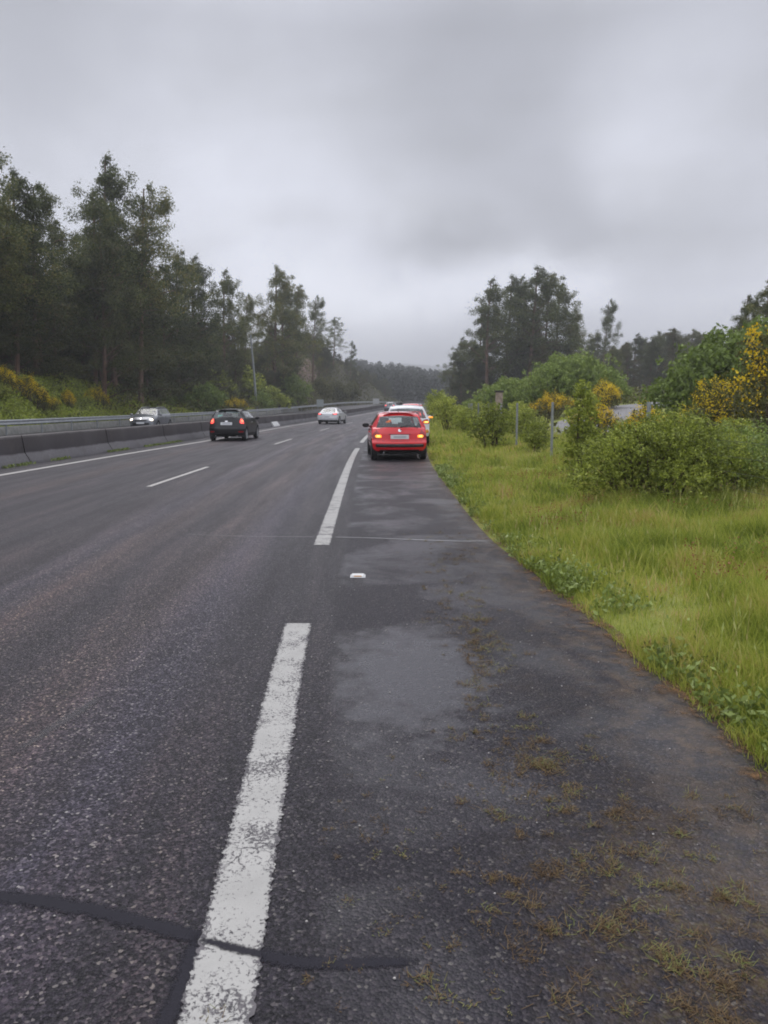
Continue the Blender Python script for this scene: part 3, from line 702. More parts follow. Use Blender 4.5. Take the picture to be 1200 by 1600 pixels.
def car(label, cat, paintmat, P, loc, yaw, lights, group='cars on and beside the motorway', detail=True):
    root = empty(P.get('name', 'car'), loc, yaw); tag(root, label, cat, group)
    prof = np.array([p[:4] for p in P['prof']], float); Lc = P['L']
    ib, ir, iw, ih, iff = P['idx']; last = len(prof)-1
    prof[:, 0] -= Lc/2
    nf = 26
    pu = [];
    for i in range(ib, iff):
        seg_l = math.hypot(prof[i+1, 0]-prof[i, 0], prof[i+1, 1]-prof[i, 1]); n = max(3, int(seg_l/.045))
        pu += list(np.linspace(i, i+1, n, endpoint=False))
    ps = np.concatenate([np.linspace(0, ib, nf, endpoint=False), pu, np.linspace(iff, last, nf+1)])
    nU0 = nf; nU1 = nf + len(pu)       # rows of ib and iff
    T = np.arange(len(prof))
    py = mono(T, prof[:, 0], ps); pz = mono(T, prof[:, 1], ps); pw = mono(T, prof[:, 2], ps); pp = mono(T, prof[:, 3], ps)
    q = np.sin(np.linspace(-1, 1, 33)*math.pi/2)*.75 + np.linspace(-1, 1, 33)*.25
    crown = P.get('crown', .045)
    up = ((ps > ib) & (ps < iff)).astype(float)
    X = pw[:, None]*q[None]; Y = py[:, None] + pp[:, None]*np.abs(q[None])**2.6; Z = pz[:, None] - (crown*up)[:, None]*q[None]**2 + 0*Y
    rows, cols = X.shape
    Vt = np.stack([X, Y, Z], -1)
    verts = [tuple(v) for v in Vt.reshape(-1, 3)]
    quads = []; info = []
    for i in range(rows-1):
        for j in range(cols-1):
            quads.append((i*cols+j, i*cols+j+1, (i+1)*cols+j+1, (i+1)*cols+j))
            info.append(('top', (ps[i]+ps[i+1])/2, abs(q[j]+q[j+1])/2, 0))
    # sides
    belt = P['belt']; ya, yz_ = Vt[nU0, -1, 1], Vt[nU1, -1, 1]
    fs_ = np.linspace(0, 1, nf+1)
    W = P['W']/2
    for sgn, col in ((1, cols-1), (-1, 0)):
        E = Vt[:, col, :]
        ring_idx = []
        for r in range(nU0, nU1+1):
            ids = []
            if r == nU0: ids = [k*cols+col for k in range(0, nU0+1)]            # rear column
            elif r == nU1: ids = [(rows-1-k)*cols+col for k in range(0, rows-nU1)]; 
            else:
                e = E[r]; y = e[1]; z4 = e[2]; x4 = abs(e[0])
                ta = min(1, max(0, (y-ya)/.45)); tb = min(1, max(0, (yz_-y)/.55))
                ta = ta**.5; tb = tb**.5
                bz = min(float(np.interp(y, [Lc*-.5, Lc*.5], belt)), z4-.05)
                xs_ = [W-.06, W-.012, W, W-.035, x4]
                ex = abs(E[nU0, 0]); ex2 = abs(E[nU1, 0])
                cx_ = []
                for li, x in enumerate(xs_[:4]):
                    x = x*ta + (1-ta)*abs(E[int(nU0*min(1, li/3.4)), 0]); x = x*tb + (1-tb)*abs(E[rows-1-int((rows-1-nU1)*min(1, li/3.4)), 0]); cx_.append(x)
                cx_.append(x4)
                if cx_[3] < x4: cx_[3] = x4 + .004
                cz_ = [P.get('sill', .22), .22+(bz-.22)*.36, .22+(bz-.22)*.68, bz, z4]
                # bring lower bumper corners in line
                xx = mono([0, .25, .5, .75, 1], cx_, fs_); zz = mono([0, .25, .5, .75, 1], cz_, fs_)
                n0 = len(verts)
                for k in range(nf): verts.append((sgn*xx[k], y, zz[k]))
                ids = [n0+k for k in range(nf)] + [r*cols+col]
            ring_idx.append(ids)
        for a in range(len(ring_idx)-1):
            A, B_ = ring_idx[a], ring_idx[a+1]
            r = nU0+a
            for k in range(nf):
                pass
                quads.append((A[k], B_[k], B_[k+1], A[k+1]) if sgn < 0 else (A[k], A[k+1], B_[k+1], B_[k]))
                info.append(('side', (ps[r]+ps[r+1])/2, (fs_[k]+fs_[k+1])/2, sgn))
    VA = np.array(verts)
    # wheel arches
    wr = P.get('wr', .315); ar = wr + .055; zc = wr
    wy = [P['wheels'][0]-Lc/2, P['wheels'][1]-Lc/2]
    sidev = set()
    for f, inf in zip(quads, info):
        if inf[0] == 'side' and inf[2] < .72: sidev.update(f)
    sidev = np.array(sorted(sidev))
    for y0 in wy:
        d = np.hypot(VA[sidev, 1]-y0, VA[sidev, 2]-zc)
        s = (d > ar-.03) & (d < ar+.026)
        ii = sidev[s]; dd = d[s]
        VA[ii, 1] = y0 + (VA[ii, 1]-y0)*ar/dd; VA[ii, 2] = zc + (VA[ii, 2]-zc)*ar/dd
    bvh = BVHTree.FromPolygons([Vector(v) for v in VA], [tuple(f) for f in quads])
    groups = {}
    wins = P['wins']
    for f, inf in zip(quads, info):
        c = VA[list(f)].mean(0)
        if inf[0] == 'side' and inf[2] < .72 and any(math.hypot(c[1]-y0, c[2]-zc) < ar-.002 for y0 in wy): continue
        key = 'body'
        if inf[0] == 'top':
            if ib+P.get('rg0', .12) < inf[1] < ir-.06 and inf[2] < P.get('rgw', .86): key = 'rear_window'
            elif iw+.08 < inf[1] < ih-.06 and inf[2] < .9: key = 'windscreen'
            elif inf[1] < P.get('lowtrim', .35): key = 'bumper_trim'
        else:
            if .79 < inf[2] < .965:
                for wi, (a, b_) in enumerate(wins):
                    if a-Lc/2 < c[1] < b_-Lc/2 and ib+.3 < inf[1] < ih-.1: key = ('side_window', wi, inf[3])
                if key == 'body' and wins[0][0]-Lc/2 < c[1] < wins[-1][1]-Lc/2 and ib+.3 < inf[1] < ih-.1: key = ('pillar_trim', 0, inf[3])
            elif inf[2] < .10: key = ('sill_trim', 0, inf[3])
        groups.setdefault(key, []).append(f)
    for key, fl in groups.items():
        fl = np.array(fl); used = np.unique(fl); remap = -np.ones(len(VA), int); remap[used] = np.arange(len(used))
        nm = key if isinstance(key, str) else key[0]
        mt = paintmat if nm == 'body' else (M['glass'] if 'window' in nm or nm == 'windscreen' else M['trim'])
        npmesh(nm, VA[used], remap[fl], mt, root, smooth=True)
    # roof lining
    fl = np.array([f for f, inf in zip(quads, info) if inf[0] == 'top' and ir-.02 < inf[1] < iw+.05 and inf[2] < .93]); used = np.unique(fl)
    remap = -np.ones(len(VA), int); remap[used] = np.arange(len(used)); vv = VA[used].copy(); vv[:, 2] -= .035
    npmesh('roof_lining', vv, remap[fl], M['lining'], root, smooth=True)
    # cabin tub, underbody
    b = MB(); bz = min(belt) - .06
    b.box((0, 0, (.30+bz)/2), (P['W']-.30, Lc-.95, bz-.30)); b.build('cabin_floor', M['inside'], root)
    b = MB(); b.box((0, 0, .235), (P['W']-.26, Lc-.55, .09)); b.build('underbody', M['trim'], root)
    for y0 in (-.55*Lc/4+.1, .35):
        for s in (-1, 1):
            b = MB(); b.box((s*.36, y0, bz+.08), (.46, .13, .32)); b.box((s*.36, y0-.03, bz+.33), (.24, .09, .16)); b.build('seat', M['seat'], root, bevel=.03)
    # wheels
    for y0 in wy:
        for s in (-1, 1):
            wh = empty('wheel', (s*(P['W']/2-.105), y0, wr), 0 if s > 0 else math.pi); wh.parent = root; k = wr/.315
            wh.scale = (1, k, k)
            for dta, nm in ((TYD, 'tyre'), (RMD, 'rim')):
                o = bpy.data.objects.new(nm, dta); C.objects.link(o); o.parent = wh
            b = MB(); 
            n = 14; vs = []; 
            for a in range(n+1):
                t = math.pi*a/n*1.12 - .19
                for xx in (P['W']/2-.03, P['W']/2-.30): vs.append((s*xx, y0+math.cos(t)*(ar+.004), zc+math.sin(t)*(ar+.004)))
            fs2 = [(2*a, 2*a+2, 2*a+3, 2*a+1) for a in range(n)]; fs2.append(tuple(2*a+1 for a in range(n+1)))
            b.add(vs, fs2); b.build('wheel_well', M['trim'], root)
    # decals projected on the shell
    def decal(nm, pts, mt, off=.006, axis='rear', parent=root, inset=.0, edge=-.002):
        c = np.mean(pts, 0); out_ = []; ring = []
        dens = []
        for i in range(len(pts)):
            a = np.array(pts[i]); b2 = np.array(pts[(i+1) % len(pts)])
            k = max(1, int(np.linalg.norm(b2-a)/.05))
            for j in range(k): dens.append(a + (b2-a)*j/k)
        vs = []; 
        def cast(p):
            if axis == 'rear': o_, d_ = Vector((p[0], -Lc, p[1])), Vector((0, 1, 0))
            elif axis == 'front': o_, d_ = Vector((p[0], Lc, p[1])), Vector((0, -1, 0))
            elif axis == 'right': o_, d_ = Vector((3, p[0], p[1])), Vector((-1, 0, 0))
            else: o_, d_ = Vector((-3, p[0], p[1])), Vector((1, 0, 0))
            h = bvh.ray_cast(o_, d_)
            lim = Lc/2 - .36
            bad = h[0] is None or (axis == 'rear' and h[0].y > -lim) or (axis == 'front' and h[0].y < lim)
            if bad and axis in ('rear', 'front'):
                sg = -1 if axis == 'rear' else 1
                h = bvh.find_nearest(Vector((p[0]*.97, sg*(Lc/2 - .22), p[1])))
            elif h[0] is None: return o_ + d_*2.2, -d_
            nn = h[1]
            if nn.dot(d_) > 0: nn = -nn
            return h[0], nn
        sc_ = [1.0, .97, .7, .35]
        for ri, s in enumerate(sc_):
            for p in dens:
                h, nn = cast(c + (np.array(p)-c)*s)
                o2 = edge if ri == 0 else off
                vs.append(h + nn*o2)
        h, nn = cast(c); vs.append(h+nn*off)
        m2 = len(dens); fs2 = []
        for r in range(3):
            for i in range(m2): fs2.append((r*m2+i, r*m2+(i+1) % m2, (r+1)*m2+(i+1) % m2, (r+1)*m2+i))
        for i in range(m2): fs2.append((3*m2+i, 3*m2+(i+1) % m2, 4*m2))
        b = MB(); b.add(vs, fs2); return b.build(nm, mt, parent, smooth=False)
    P['extra'](root, decal, lights)
    return root
def mirror_x(pts): return [(-x, z) for x, z in pts][::-1]
def door_lines(decal, W, ys_, z0, z1, ax):
    for y in ys_: decal('door_gap', [(y-.006, z0), (y+.006, z0), (y+.006, z1), (y-.006, z1)], M['trim'], off=.0015, axis=ax)
def mirrors(root, x, y, z, mt, lit=False):
    for s in (-1, 1):
        b = MB(); b.sphere((s*(x+.13), y, z), (.115, .065, .075), 12, 8); b.box((s*(x+.0), y+.01, z-.04), (.10, .04, .03))
        o = b.build('wing_mirror', mt, root, smooth=True)
        b = MB(); b.box((s*(x+.13), y-.060, z), (.17, .012, .10)); b.build('mirror_glass', M['trim'], o)
        if lit and s > 0:
            b = MB(); b.box((s*(x+.16), y-.075, z+.01), (.20, .02, .07)); b.build('mirror_indicator', M['amberlit'], o)

def rect(x0, z0, x1, z1, c=.02):
    return [(x0+c, z0), (x1-c, z0), (x1, z0+c), (x1, z1-c), (x1-c, z1), (x0+c, z1), (x0, z1-c), (x0, z0+c)]
def plate(decal, zc, w_=.50, h_=.115):
    p = decal('number_plate', rect(-w_/2, zc-h_/2, w_/2, zc+h_/2, .01), M['plate'], off=.014)
    decal('plate_band', rect(-w_*.34, zc-h_*.22, w_*.36, zc+h_*.2, .01), M['plateink'], off=.018, parent=p)
def extra_red(root, decal, li):
    for s in (1, -1):
        lens = [(.56, .70), (.60, .66), (.80, .66), (.835, .74), (.84, .92), (.78, .99), (.70, .93), (.60, .80)]
        pts = lens if s > 0 else mirror_x(lens)
        tl = decal('tail_light', pts, M['redlens'], off=.012)
        ind = rect(.545, .685, .73, .775, .03) if s > 0 else rect(-.73, .685, -.545, .775, .03)
        decal('indicator', ind, M['amberlit'], off=.02, parent=tl)
        ind = rect(.58, .705, .69, .755, .02) if s > 0 else rect(-.69, .705, -.58, .755, .02)
        decal('bulb', ind, M['amberhot'], off=.024, parent=tl)
    decal('plate_recess', rect(-.40, .64, .40, .81, .04), M['red'], off=-.012)
    decal('plate_shadow_gap', rect(-.34, .785, .34, .80, .005), M['trim'], off=.006)
    plate(decal, .715, .56, .125)
    decal('emblem', [(0, .86), (.045, .875), (.05, .91), (.02, .945), (-.035, .945), (-.05, .90), (-.03, .87)], M['chrome'], off=.012)
    decal('bumper_strip', rect(-.74, .405, .76, .505, .03), M['trim'], off=.008)
    decal('strip_highlight', rect(-.70, .475, .72, .492, .005), M['post'], off=.012)
    decal('lower_valance', rect(-.62, .25, .62, .33, .03), M['trim'], off=.004)
    decal('tailgate_seam', rect(-.70, .588, .70, .598, .002), M['trim'], off=.002)
    decal('window_surround', [(-.64, 1.0), (.64, 1.0), (.65, 1.012), (-.65, 1.012)], M['trim'], off=.003)
    b = MB(); b.tube([(.02, -1.93, 1.0), (.22, -1.90, 1.055), (.52, -1.87, 1.035)], [.02, .014, .009], 6); b.build('rear_wiper', M['trim'], root)
    decal('window_sticker', [(-.36+.11*math.cos(a), 1.225+.045*math.sin(a)) for a in [k*math.pi/5 for k in range(10)]], M['orange'], off=.004)
    b = MB(); b.box((0, -1.50, 1.435), (.98, .14, .022)); b.build('roof_spoiler', M['red'], root, bevel=.012, smooth=True)
    b = MB(); b.tube([(0, -1.30, 1.44), (0, -1.55, 1.56)], [.012, .005], 6); b.build('aerial', M['trim'], root)
    b = MB(); b.tube([(-.48, -1.92, .24), (-.48, -1.70, .26)], .028, 10); b.build('exhaust', M['chrome'], root)
    for ax in ('left', 'right'):
        door_lines(decal, 0, (-.42, .78), .34, .92, ax)
        decal('door_handle', rect(-.32, .80, -.15, .835, .008), M['red'], off=.03, axis=ax)
        decal('side_moulding', rect(-1.0, .50, .9, .54, .01), M['trim'], off=.012, axis=ax)
    mirrors(root, .80, .78, 1.00, M['trim'])
hatch = dict(name='hatchback', L=4.03, W=1.72, belt=(.99, .92), idx=(5, 6, 9, 10, 12), wheels=(.60, 3.14), wr=.305,
    wins=[(.78, 1.45), (1.52, 3.0)], crown=.05, lowtrim=.3,
    prof=[(.12, .25, .74, .16), (.03, .36, .80, .22), (.0, .52, .83, .24), (.06, .62, .835, .26), (.10, .80, .835, .28), (.19, .985, .80, .30),
          (.44, 1.37, .645, .14), (.60, 1.44, .60, .07), (1.4, 1.485, .59, .0), (2.2, 1.43, .57, 0), (3.0, 1.02, .74, -.12), (3.6, .88, .78, -.14),
          (3.88, .72, .78, -.22), (4.0, .55, .78, -.25), (4.03, .40, .77, -.26), (3.97, .24, .70, -.22)], extra=extra_red)
car('bright red three-door hatchback parked on the hard shoulder with orange hazard lights flashing', 'car', M['red'], hatch, (.36, 22.4+2.0, 0), R(3.5), None)

def extra_black(root, decal, li):
    for s in (1, -1):
        lens = [(.60, .86), (.66, .80), (.84, .82), (.85, 1.02), (.80, 1.10), (.70, 1.08), (.62, .98)]
        tl = decal('tail_light', lens if s > 0 else mirror_x(lens), M['redlit'], off=.014)
        bl = [(.68, .90), (.79, .90), (.80, 1.0), (.70, 1.02)]
        decal('bulb', bl if s > 0 else mirror_x(bl), M['redhot'], off=.02, parent=tl)
        rf = rect(.56, .40, .78, .46, .02)
        decal('rear_reflector', rf if s > 0 else mirror_x(rf), M['redlens'], off=.012)
        b = MB(); b.tube([(s*.50, -1.96, .24), (s*.50, -1.80, .26)], .03, 10); b.build('exhaust', M['chrome'], root)
    plate(decal, .80, .54, .125)
    decal('emblem', [(.08*math.cos(a), .905+.03*math.sin(a)) for a in [k*math.pi/4 for k in range(8)]], M['chrome'], off=.012)
    decal('bumper_strip', rect(-.70, .25, .70, .37, .03), M['trim'], off=.006)
    decal('bumper_crease', rect(-.74, .615, .74, .63, .003), M['trim'], off=.004)
    decal('wiper_mount', rect(-.05, 1.03, .40, 1.05, .005), M['trim'], off=.012)
    decal('green_window_sticker', rect(-.50, 1.17, -.22, 1.30, .02), M['mint'], off=.003)
    b = MB(); b.box((0, -1.50, 1.438), (1.0, .20, .028)); b.build('roof_spoiler', M['black'], root, bevel=.01)
    for ax in ('left', 'right'):
        door_lines(decal, 0, (-.40, .72), .34, .92, ax)
        decal('door_handle', rect(-.32, .82, -.15, .85, .008), M['chrome'], off=.03, axis=ax)
    mirrors(root, .80, .72, 1.02, M['black'])
M['mint'] = simple('mint_sticker', (.20,.52,.44), .4)
hatch2 = dict(hatch); hatch2.update(extra=extra_black, belt=(1.06, .92), wr=.31,
    prof=[(.12, .25, .76, .16), (.02, .36, .81, .22), (.0, .55, .84, .24), (.05, .66, .84, .24), (.12, .84, .83, .26), (.22, 1.06, .80, .26),
          (.50, 1.39, .62, .10), (.62, 1.45, .59, .05), (1.3, 1.49, .58, .0), (2.1, 1.45, .57, 0), (3.0, 1.04, .74, -.12), (3.6, .90, .78, -.14),
          (3.88, .74, .78, -.22), (4.0, .55, .78, -.25), (4.03, .40, .77, -.26), (3.97, .24, .70, -.22)])
car('glossy black hatchback in the left lane with red brake lights on', 'car', M['black'], hatch2, (-7.25, 36.4, 0), R(-1.8), None)

def extra_suv(root, decal, li):
    for s in (1, -1):
        lens = [(.58, 1.00), (.60, .93), (.88, .93), (.90, 1.00), (.88, 1.12), (.70, 1.10)]
        tl = decal('tail_light', lens if s > 0 else mirror_x(lens), M['redlens'], off=.014)
        bl = rect(.66, .955, .87, 1.035, .03)
        decal('indicator', bl if s > 0 else mirror_x(bl), M['amberlit'], off=.02, parent=tl)
        bl = rect(.70, .97, .84, 1.02, .02)
        decal('bulb', bl if s > 0 else mirror_x(bl), M['amberhot'], off=.024, parent=tl)
        rf = rect(.70, .58, .87, .70, .02)
        decal('rear_reflector', rf if s > 0 else mirror_x(rf), M['amber'], off=.012)
    plate(decal, .86, .54, .125)
    decal('bumper_strip', rect(-.72, .28, .72, .44, .04), M['trim'], off=.008)
    for ax in ('left', 'right'):
        door_lines(decal, 0, (-.55, .55), .40, 1.0, ax)
        decal('door_handle', rect(-.45, .92, -.27, .95, .008), M['chrome'], off=.03, axis=ax)
    mirrors(root, .90, .85, 1.13, M['white'], lit=True)
    for s in (-1, 1):
        b = MB(); b.tube([(s*.55, -1.5, 1.665), (s*.57, -1.2, 1.70), (s*.57, .2, 1.70), (s*.55, .4, 1.665)], .018, 8); b.build('roof_rail', M['galv'], root)
suv = dict(name='suv', L=4.40, W=1.84, belt=(1.12, 1.02), idx=(5, 6, 9, 10, 12), wheels=(.82, 3.48), wr=.34, sill=.28,
    wins=[(.42, .95), (1.02, 2.05), (2.12, 3.2)], crown=.05, lowtrim=1.2, extra=extra_suv,
    prof=[(.12, .30, .80, .16), (.03, .42, .86, .22), (.0, .62, .90, .24), (.05, .72, .90, .24), (.10, .92, .90, .24), (.16, 1.14, .88, .22),
          (.40, 1.55, .70, .08), (.50, 1.62, .66, .04), (1.5, 1.67, .65, .0), (2.4, 1.62, .64, 0), (3.25, 1.14, .80, -.12), (4.0, 1.02, .84, -.14),
          (4.26, .84, .84, -.22), (4.38, .65, .84, -.25), (4.40, .46, .83, -.26), (4.33, .30, .76, -.22)])
car('white SUV parked on the shoulder hidden behind the red hatchback, orange hazard lamp lit', 'car', M['white'], suv, (.93, 29.2+2.2, 0), R(-1.0), None)

def extra_silver(root, decal, li):
    for s in (1, -1):
        lens = [(.42, .86), (.46, .79), (.83, .80), (.86, .90), (.80, .94)]
        tl = decal('tail_light', lens if s > 0 else mirror_x(lens), M['redlens'], off=.014)
        bl = rect(.56, .82, .78, .90, .02)
        decal('bulb', bl if s > 0 else mirror_x(bl), M['redlit2'], off=.02, parent=tl)
    plate(decal, .62, .50, .11)
    decal('valance', rect(-.66, .22, .66, .34, .03), M['trim'], off=.008)
    for ax in ('left', 'right'):
        door_lines(decal, 0, (-.70, .40), .34, .86, ax)
    mirrors(root, .84, .82, 1.0, M['silver'])
M['redlit2'] = simple('lit_tail_lamp', (.8,.1,.08), .3, emit=(1.0, .13, .12), es=2.0)
sedan = dict(name='saloon_car', L=4.55, W=1.86, belt=(.94, .88), idx=(5, 7, 9, 10, 12), wheels=(.95, 3.68), wr=.335,
    wins=[(1.05, 1.75), (1.82, 3.3)], crown=.05, lowtrim=.9, rg0=1.12, rgw=.84, extra=extra_silver,
    prof=[(.14, .24, .78, .16), (.04, .36, .84, .24), (.0, .52, .87, .28), (.02, .64, .88, .28), (.04, .80, .87, .28), (.14, .955, .84, .26),
          (.50, 1.01, .78, .12), (1.30, 1.36, .58, .04), (1.9, 1.42, .57, .0), (2.5, 1.38, .57, 0), (3.4, .98, .76, -.12), (4.1, .86, .82, -.14),
          (4.40, .70, .82, -.24), (4.52, .55, .82, -.28), (4.55, .40, .80, -.28), (4.48, .24, .72, -.24)])
car('pale silver coupe driving away in the left lane, red tail lamps lit', 'car', M['silver'], sedan, (-4.55, 63.5+2.3, 0), R(-8.0), None)

def extra_front(root, decal, li):
    for s in (1, -1):
        lens = [(.48, .66), (.56, .62), (.80, .68), (.84, .80), (.74, .84), (.54, .76)]
        tl = decal('headlight', lens if s > 0 else mirror_x(lens), M['chrome'], off=.012, axis='front')
        bl = [(.665+.085*math.cos(a), .725+.075*math.sin(a)) for a in [k*math.pi/5 for k in range(10)]]
        decal('bulb', bl if s > 0 else mirror_x(bl), M['headlit'], off=.03, axis='front', parent=tl)
        bl = rect(.62, .34, .76, .42, .02)
        decal('fog_light', bl if s > 0 else mirror_x(bl), M['chrome'], off=.012, axis='front')
        b = MB(); b.tube([(s*.50, -1.55, 1.44), (s*.52, -1.4, 1.50), (s*.52, .1, 1.50), (s*.50, .3, 1.43)], .018, 8); b.build('roof_rail', M['galv'], root)
    decal('grille', rect(-.40, .60, .40, .70, .04), M['trim'], off=.008, axis='front')
    decal('lower_intake', rect(-.55, .36, .55, .52, .04), M['trim'], off=.008, axis='front')
    decal('number_plate', rect(-.26, .44, .26, .55, .01), M['plate'], off=.016, axis='front')
    decal('emblem', [(.06*math.cos(a), .765+.055*math.sin(a)) for a in [k*math.pi/4 for k in range(8)]], M['chrome'], off=.014, axis='front')
    for ax in ('left', 'right'):
        door_lines(decal, 0, (-.55, .55), .34, .92, ax)
        decal('door_handle', rect(-.45, .84, -.27, .87, .008), M['chrome'], off=.03, axis=ax)
    mirrors(root, .82, .85, 1.02, M['slate'])
estate = dict(name='estate_car', L=4.15, W=1.75, belt=(.98, .92), idx=(5, 6, 9, 10, 12), wheels=(.62, 3.15), wr=.305,
    wins=[(.42, .90), (.98, 1.85), (1.92, 3.05)], crown=.05, lowtrim=.3, extra=extra_front,
    prof=[(.12, .25, .74, .16), (.03, .36, .80, .22), (.0, .52, .83, .24), (.05, .62, .83, .22), (.08, .80, .83, .22), (.12, .985, .80, .22),
          (.34, 1.42, .63, .08), (.46, 1.47, .60, .04), (1.4, 1.51, .59, .0), (2.25, 1.46, .58, 0), (3.1, 1.04, .74, -.14), (3.75, .88, .76, -.18),
          (4.00, .74, .76, -.26), (4.12, .58, .77, -.30), (4.15, .40, .77, -.30), (4.08, .24, .70, -.24)])
car('dark grey estate car coming the other way beyond the barrier with headlights on', 'car', M['slate'], estate, (-15.6, 49.8, 0), R(180-1), None)

def extra_far(root, decal, li):
    for s in (1, -1):
        lens = rect(.50, .92, .86, 1.08, .03)
        decal('tail_light', lens if s > 0 else mirror_x(lens), M['redlit'], off=.03)
    plate(decal, .72, .5, .11)
    mirrors(root, .80, .72, 1.02, M['slate'])
h3 = dict(hatch2); h3.update(extra=extra_far, name='hatchback')
car('distant grey car at the bend with two red tail lamps lit', 'car', M['slate'], h3, (1.15, 118, float(RZ(118))), R(-9), None)
def extra_far2(root, decal, li):
    for s in (1, -1):
        lens = rect(.55, .90, .84, 1.06, .03)
        decal('tail_light', lens if s > 0 else mirror_x(lens), M['redlit'], off=.03)
    plate(decal, .72, .5, .11)
    mirrors(root, .80, .72, 1.02, M['red'])
    decal('high_brake_light', rect(-.35, 1.50, .35, 1.57, .02), M['redlit'], off=.03)
h4 = dict(suv); h4['name'] = 'van'; h4.update(extra=extra_far2, name='van')
car('red vehicle whose roof just shows over the white SUV', 'car', M['red'], h4, (1.95, 50.5, .08), R(-5), None)

# ================================================================ person (dark-haired, standing beyond the white car)
def person(loc, label):
    pr = empty('person', loc, R(170)); tag(pr, label, 'person')
    me = bpy.data.meshes.new('body')
    J = [(0,0,.95),(0,.0,1.10),(0,0,1.30),(0,0,1.44),(0,.0,1.52),(0,.01,1.62),(0,.005,1.72),
         (.10,0,.92),(.11,.01,.52),(.115,-.02,.09),(.12,.12,.04),(-.10,0,.92),(-.115,.01,.52),(-.12,-.02,.09),(-.125,.12,.04),
         (.18,0,1.41),(.23,-.02,1.13),(.24,.08,.90),(.245,.11,.82),(-.18,0,1.41),(-.23,-.02,1.13),(-.24,.08,.90),(-.245,.11,.82)]
    Ed = [(0,1),(1,2),(2,3),(3,4),(4,5),(5,6),(0,7),(7,8),(8,9),(9,10),(0,11),(11,12),(12,13),(13,14),(3,15),(15,16),(16,17),(17,18),(3,19),(19,20),(20,21),(21,22)]
    Rd = [.15,.14,.16,.10,.055,.085,.075,.095,.065,.045,.04,.095,.065,.045,.04,.065,.048,.035,.03,.065,.048,.035,.03]
    me.from_pydata(J, Ed, []); o = bpy.data.objects.new('body', me); C.objects.link(o)
    o.modifiers.new('s', 'SKIN'); 
    for i, v in enumerate(me.skin_vertices[0].data): v.radius = (Rd[i], Rd[i]*.8); v.use_root = (i == 0)
    ms = o.modifiers.new('d', 'SUBSURF'); ms.levels = 1; ms.render_levels = 1
    dg = bpy.context.evaluated_depsgraph_get(); me2 = bpy.data.meshes.new_from_object(o.evaluated_get(dg))
    bpy.data.objects.remove(o)
    me2.materials.clear(); me2.materials.append(M['cloth']); me2.materials.append(M['skin'])
    for p in me2.polygons:
        z = p.center.z; p.use_smooth = True
        if z > 1.50 or (z < .87 and abs(p.center.x) > .19): p.material_index = 1
    me2.name = 'body'; o = bpy.data.objects.new('body', me2); C.objects.link(o); o.parent = pr
    b = MB(); b.sphere((0, -.01, 1.69), (.105, .115, .115), 14, 10); b.build('hair', M['hair'], pr, smooth=True)
    b = MB(); b.sphere((0, .10, 1.645), (.016, .02, .02), 8, 6); b.build('nose', M['skin'], pr, smooth=True)
    for s in (-1, 1):
        b = MB(); b.sphere((s*.035, .088, 1.665), .012, 8, 6); b.build('eye', M['hair'], pr, smooth=True)
        for k in range(5):
            b = MB(); x = s*(.245 + (k-2)*.016*(1 if k else 1.3)); ln = (.05, .075, .08, .075, .06)[k]
            b.tube([(x, .115, .80), (x, .125, .80-ln*.5), (x - s*.006, .12, .80-ln)], [.009, .0085, .007], 6); b.build('finger', M['skin'], pr, smooth=True)
person((.86, 38.5, 0), 'dark-haired person in dark clothes standing beyond the white SUV, only the head showing')

# ================================================================ fence on the right
fn = empty('wire_fence', (4.7, 20, 0)); tag(fn, 'wire fence on thin grey posts running through the bushes on the right', 'fence')
fx = lambda y: float(np.interp(y, [5, 14, 21, 26.5, 45, 62], [5.6, 5.0, 4.85, 4.75, 5.3, 7.0]))
fy = [7.0, 14.1, 21.4, 26.6, 31, 36, 41, 46, 52, 58]
for i, y in enumerate(fy):
    x = fx(y); z = tz(x, y); b = MB()
    b.tube([(0, 0, -.2), (0, 0, 1.62)], .038, 8); p = b.build('post', M['post']); p.parent = fn; p.location = (x-4.7, y-20, z)
    p.rotation_euler = (random.uniform(-.02, .02), random.uniform(-.02, .02), 0)
b = MB()
for h in (.12, .35, .58, .81, 1.04, 1.27, 1.50):
    pts = [(fx(y)-4.7, y-20, tz(fx(y), y) + h) for y in fy]
    b.tube(pts, .0022, 4, cap=False)
for y in np.arange(7, 58, .32):
    x = fx(y); z = tz(x, y); b.tube([(x-4.7, y-20, z+.1), (x-4.7, y-20, z+1.5)], .0013, 3, cap=False)
b.build('wire', M['wire'], fn)
b = MB(); x, y = 6.15, 40.; b.box((0, 0, 1.05), (.34, .34, 2.3)); pb = empty('brick_pillar', (x, y, tz(x, y))); tag(pb, 'narrow reddish brown pillar with a dark cap among the right-hand bushes', 'pillar')
b.build('shaft', M['brownpost'], pb, bevel=.01)
b = MB(); b.box((0, 0, 2.24), (.44, .44, .10)); b.build('cap', M['darkcap'], pb, bevel=.01)

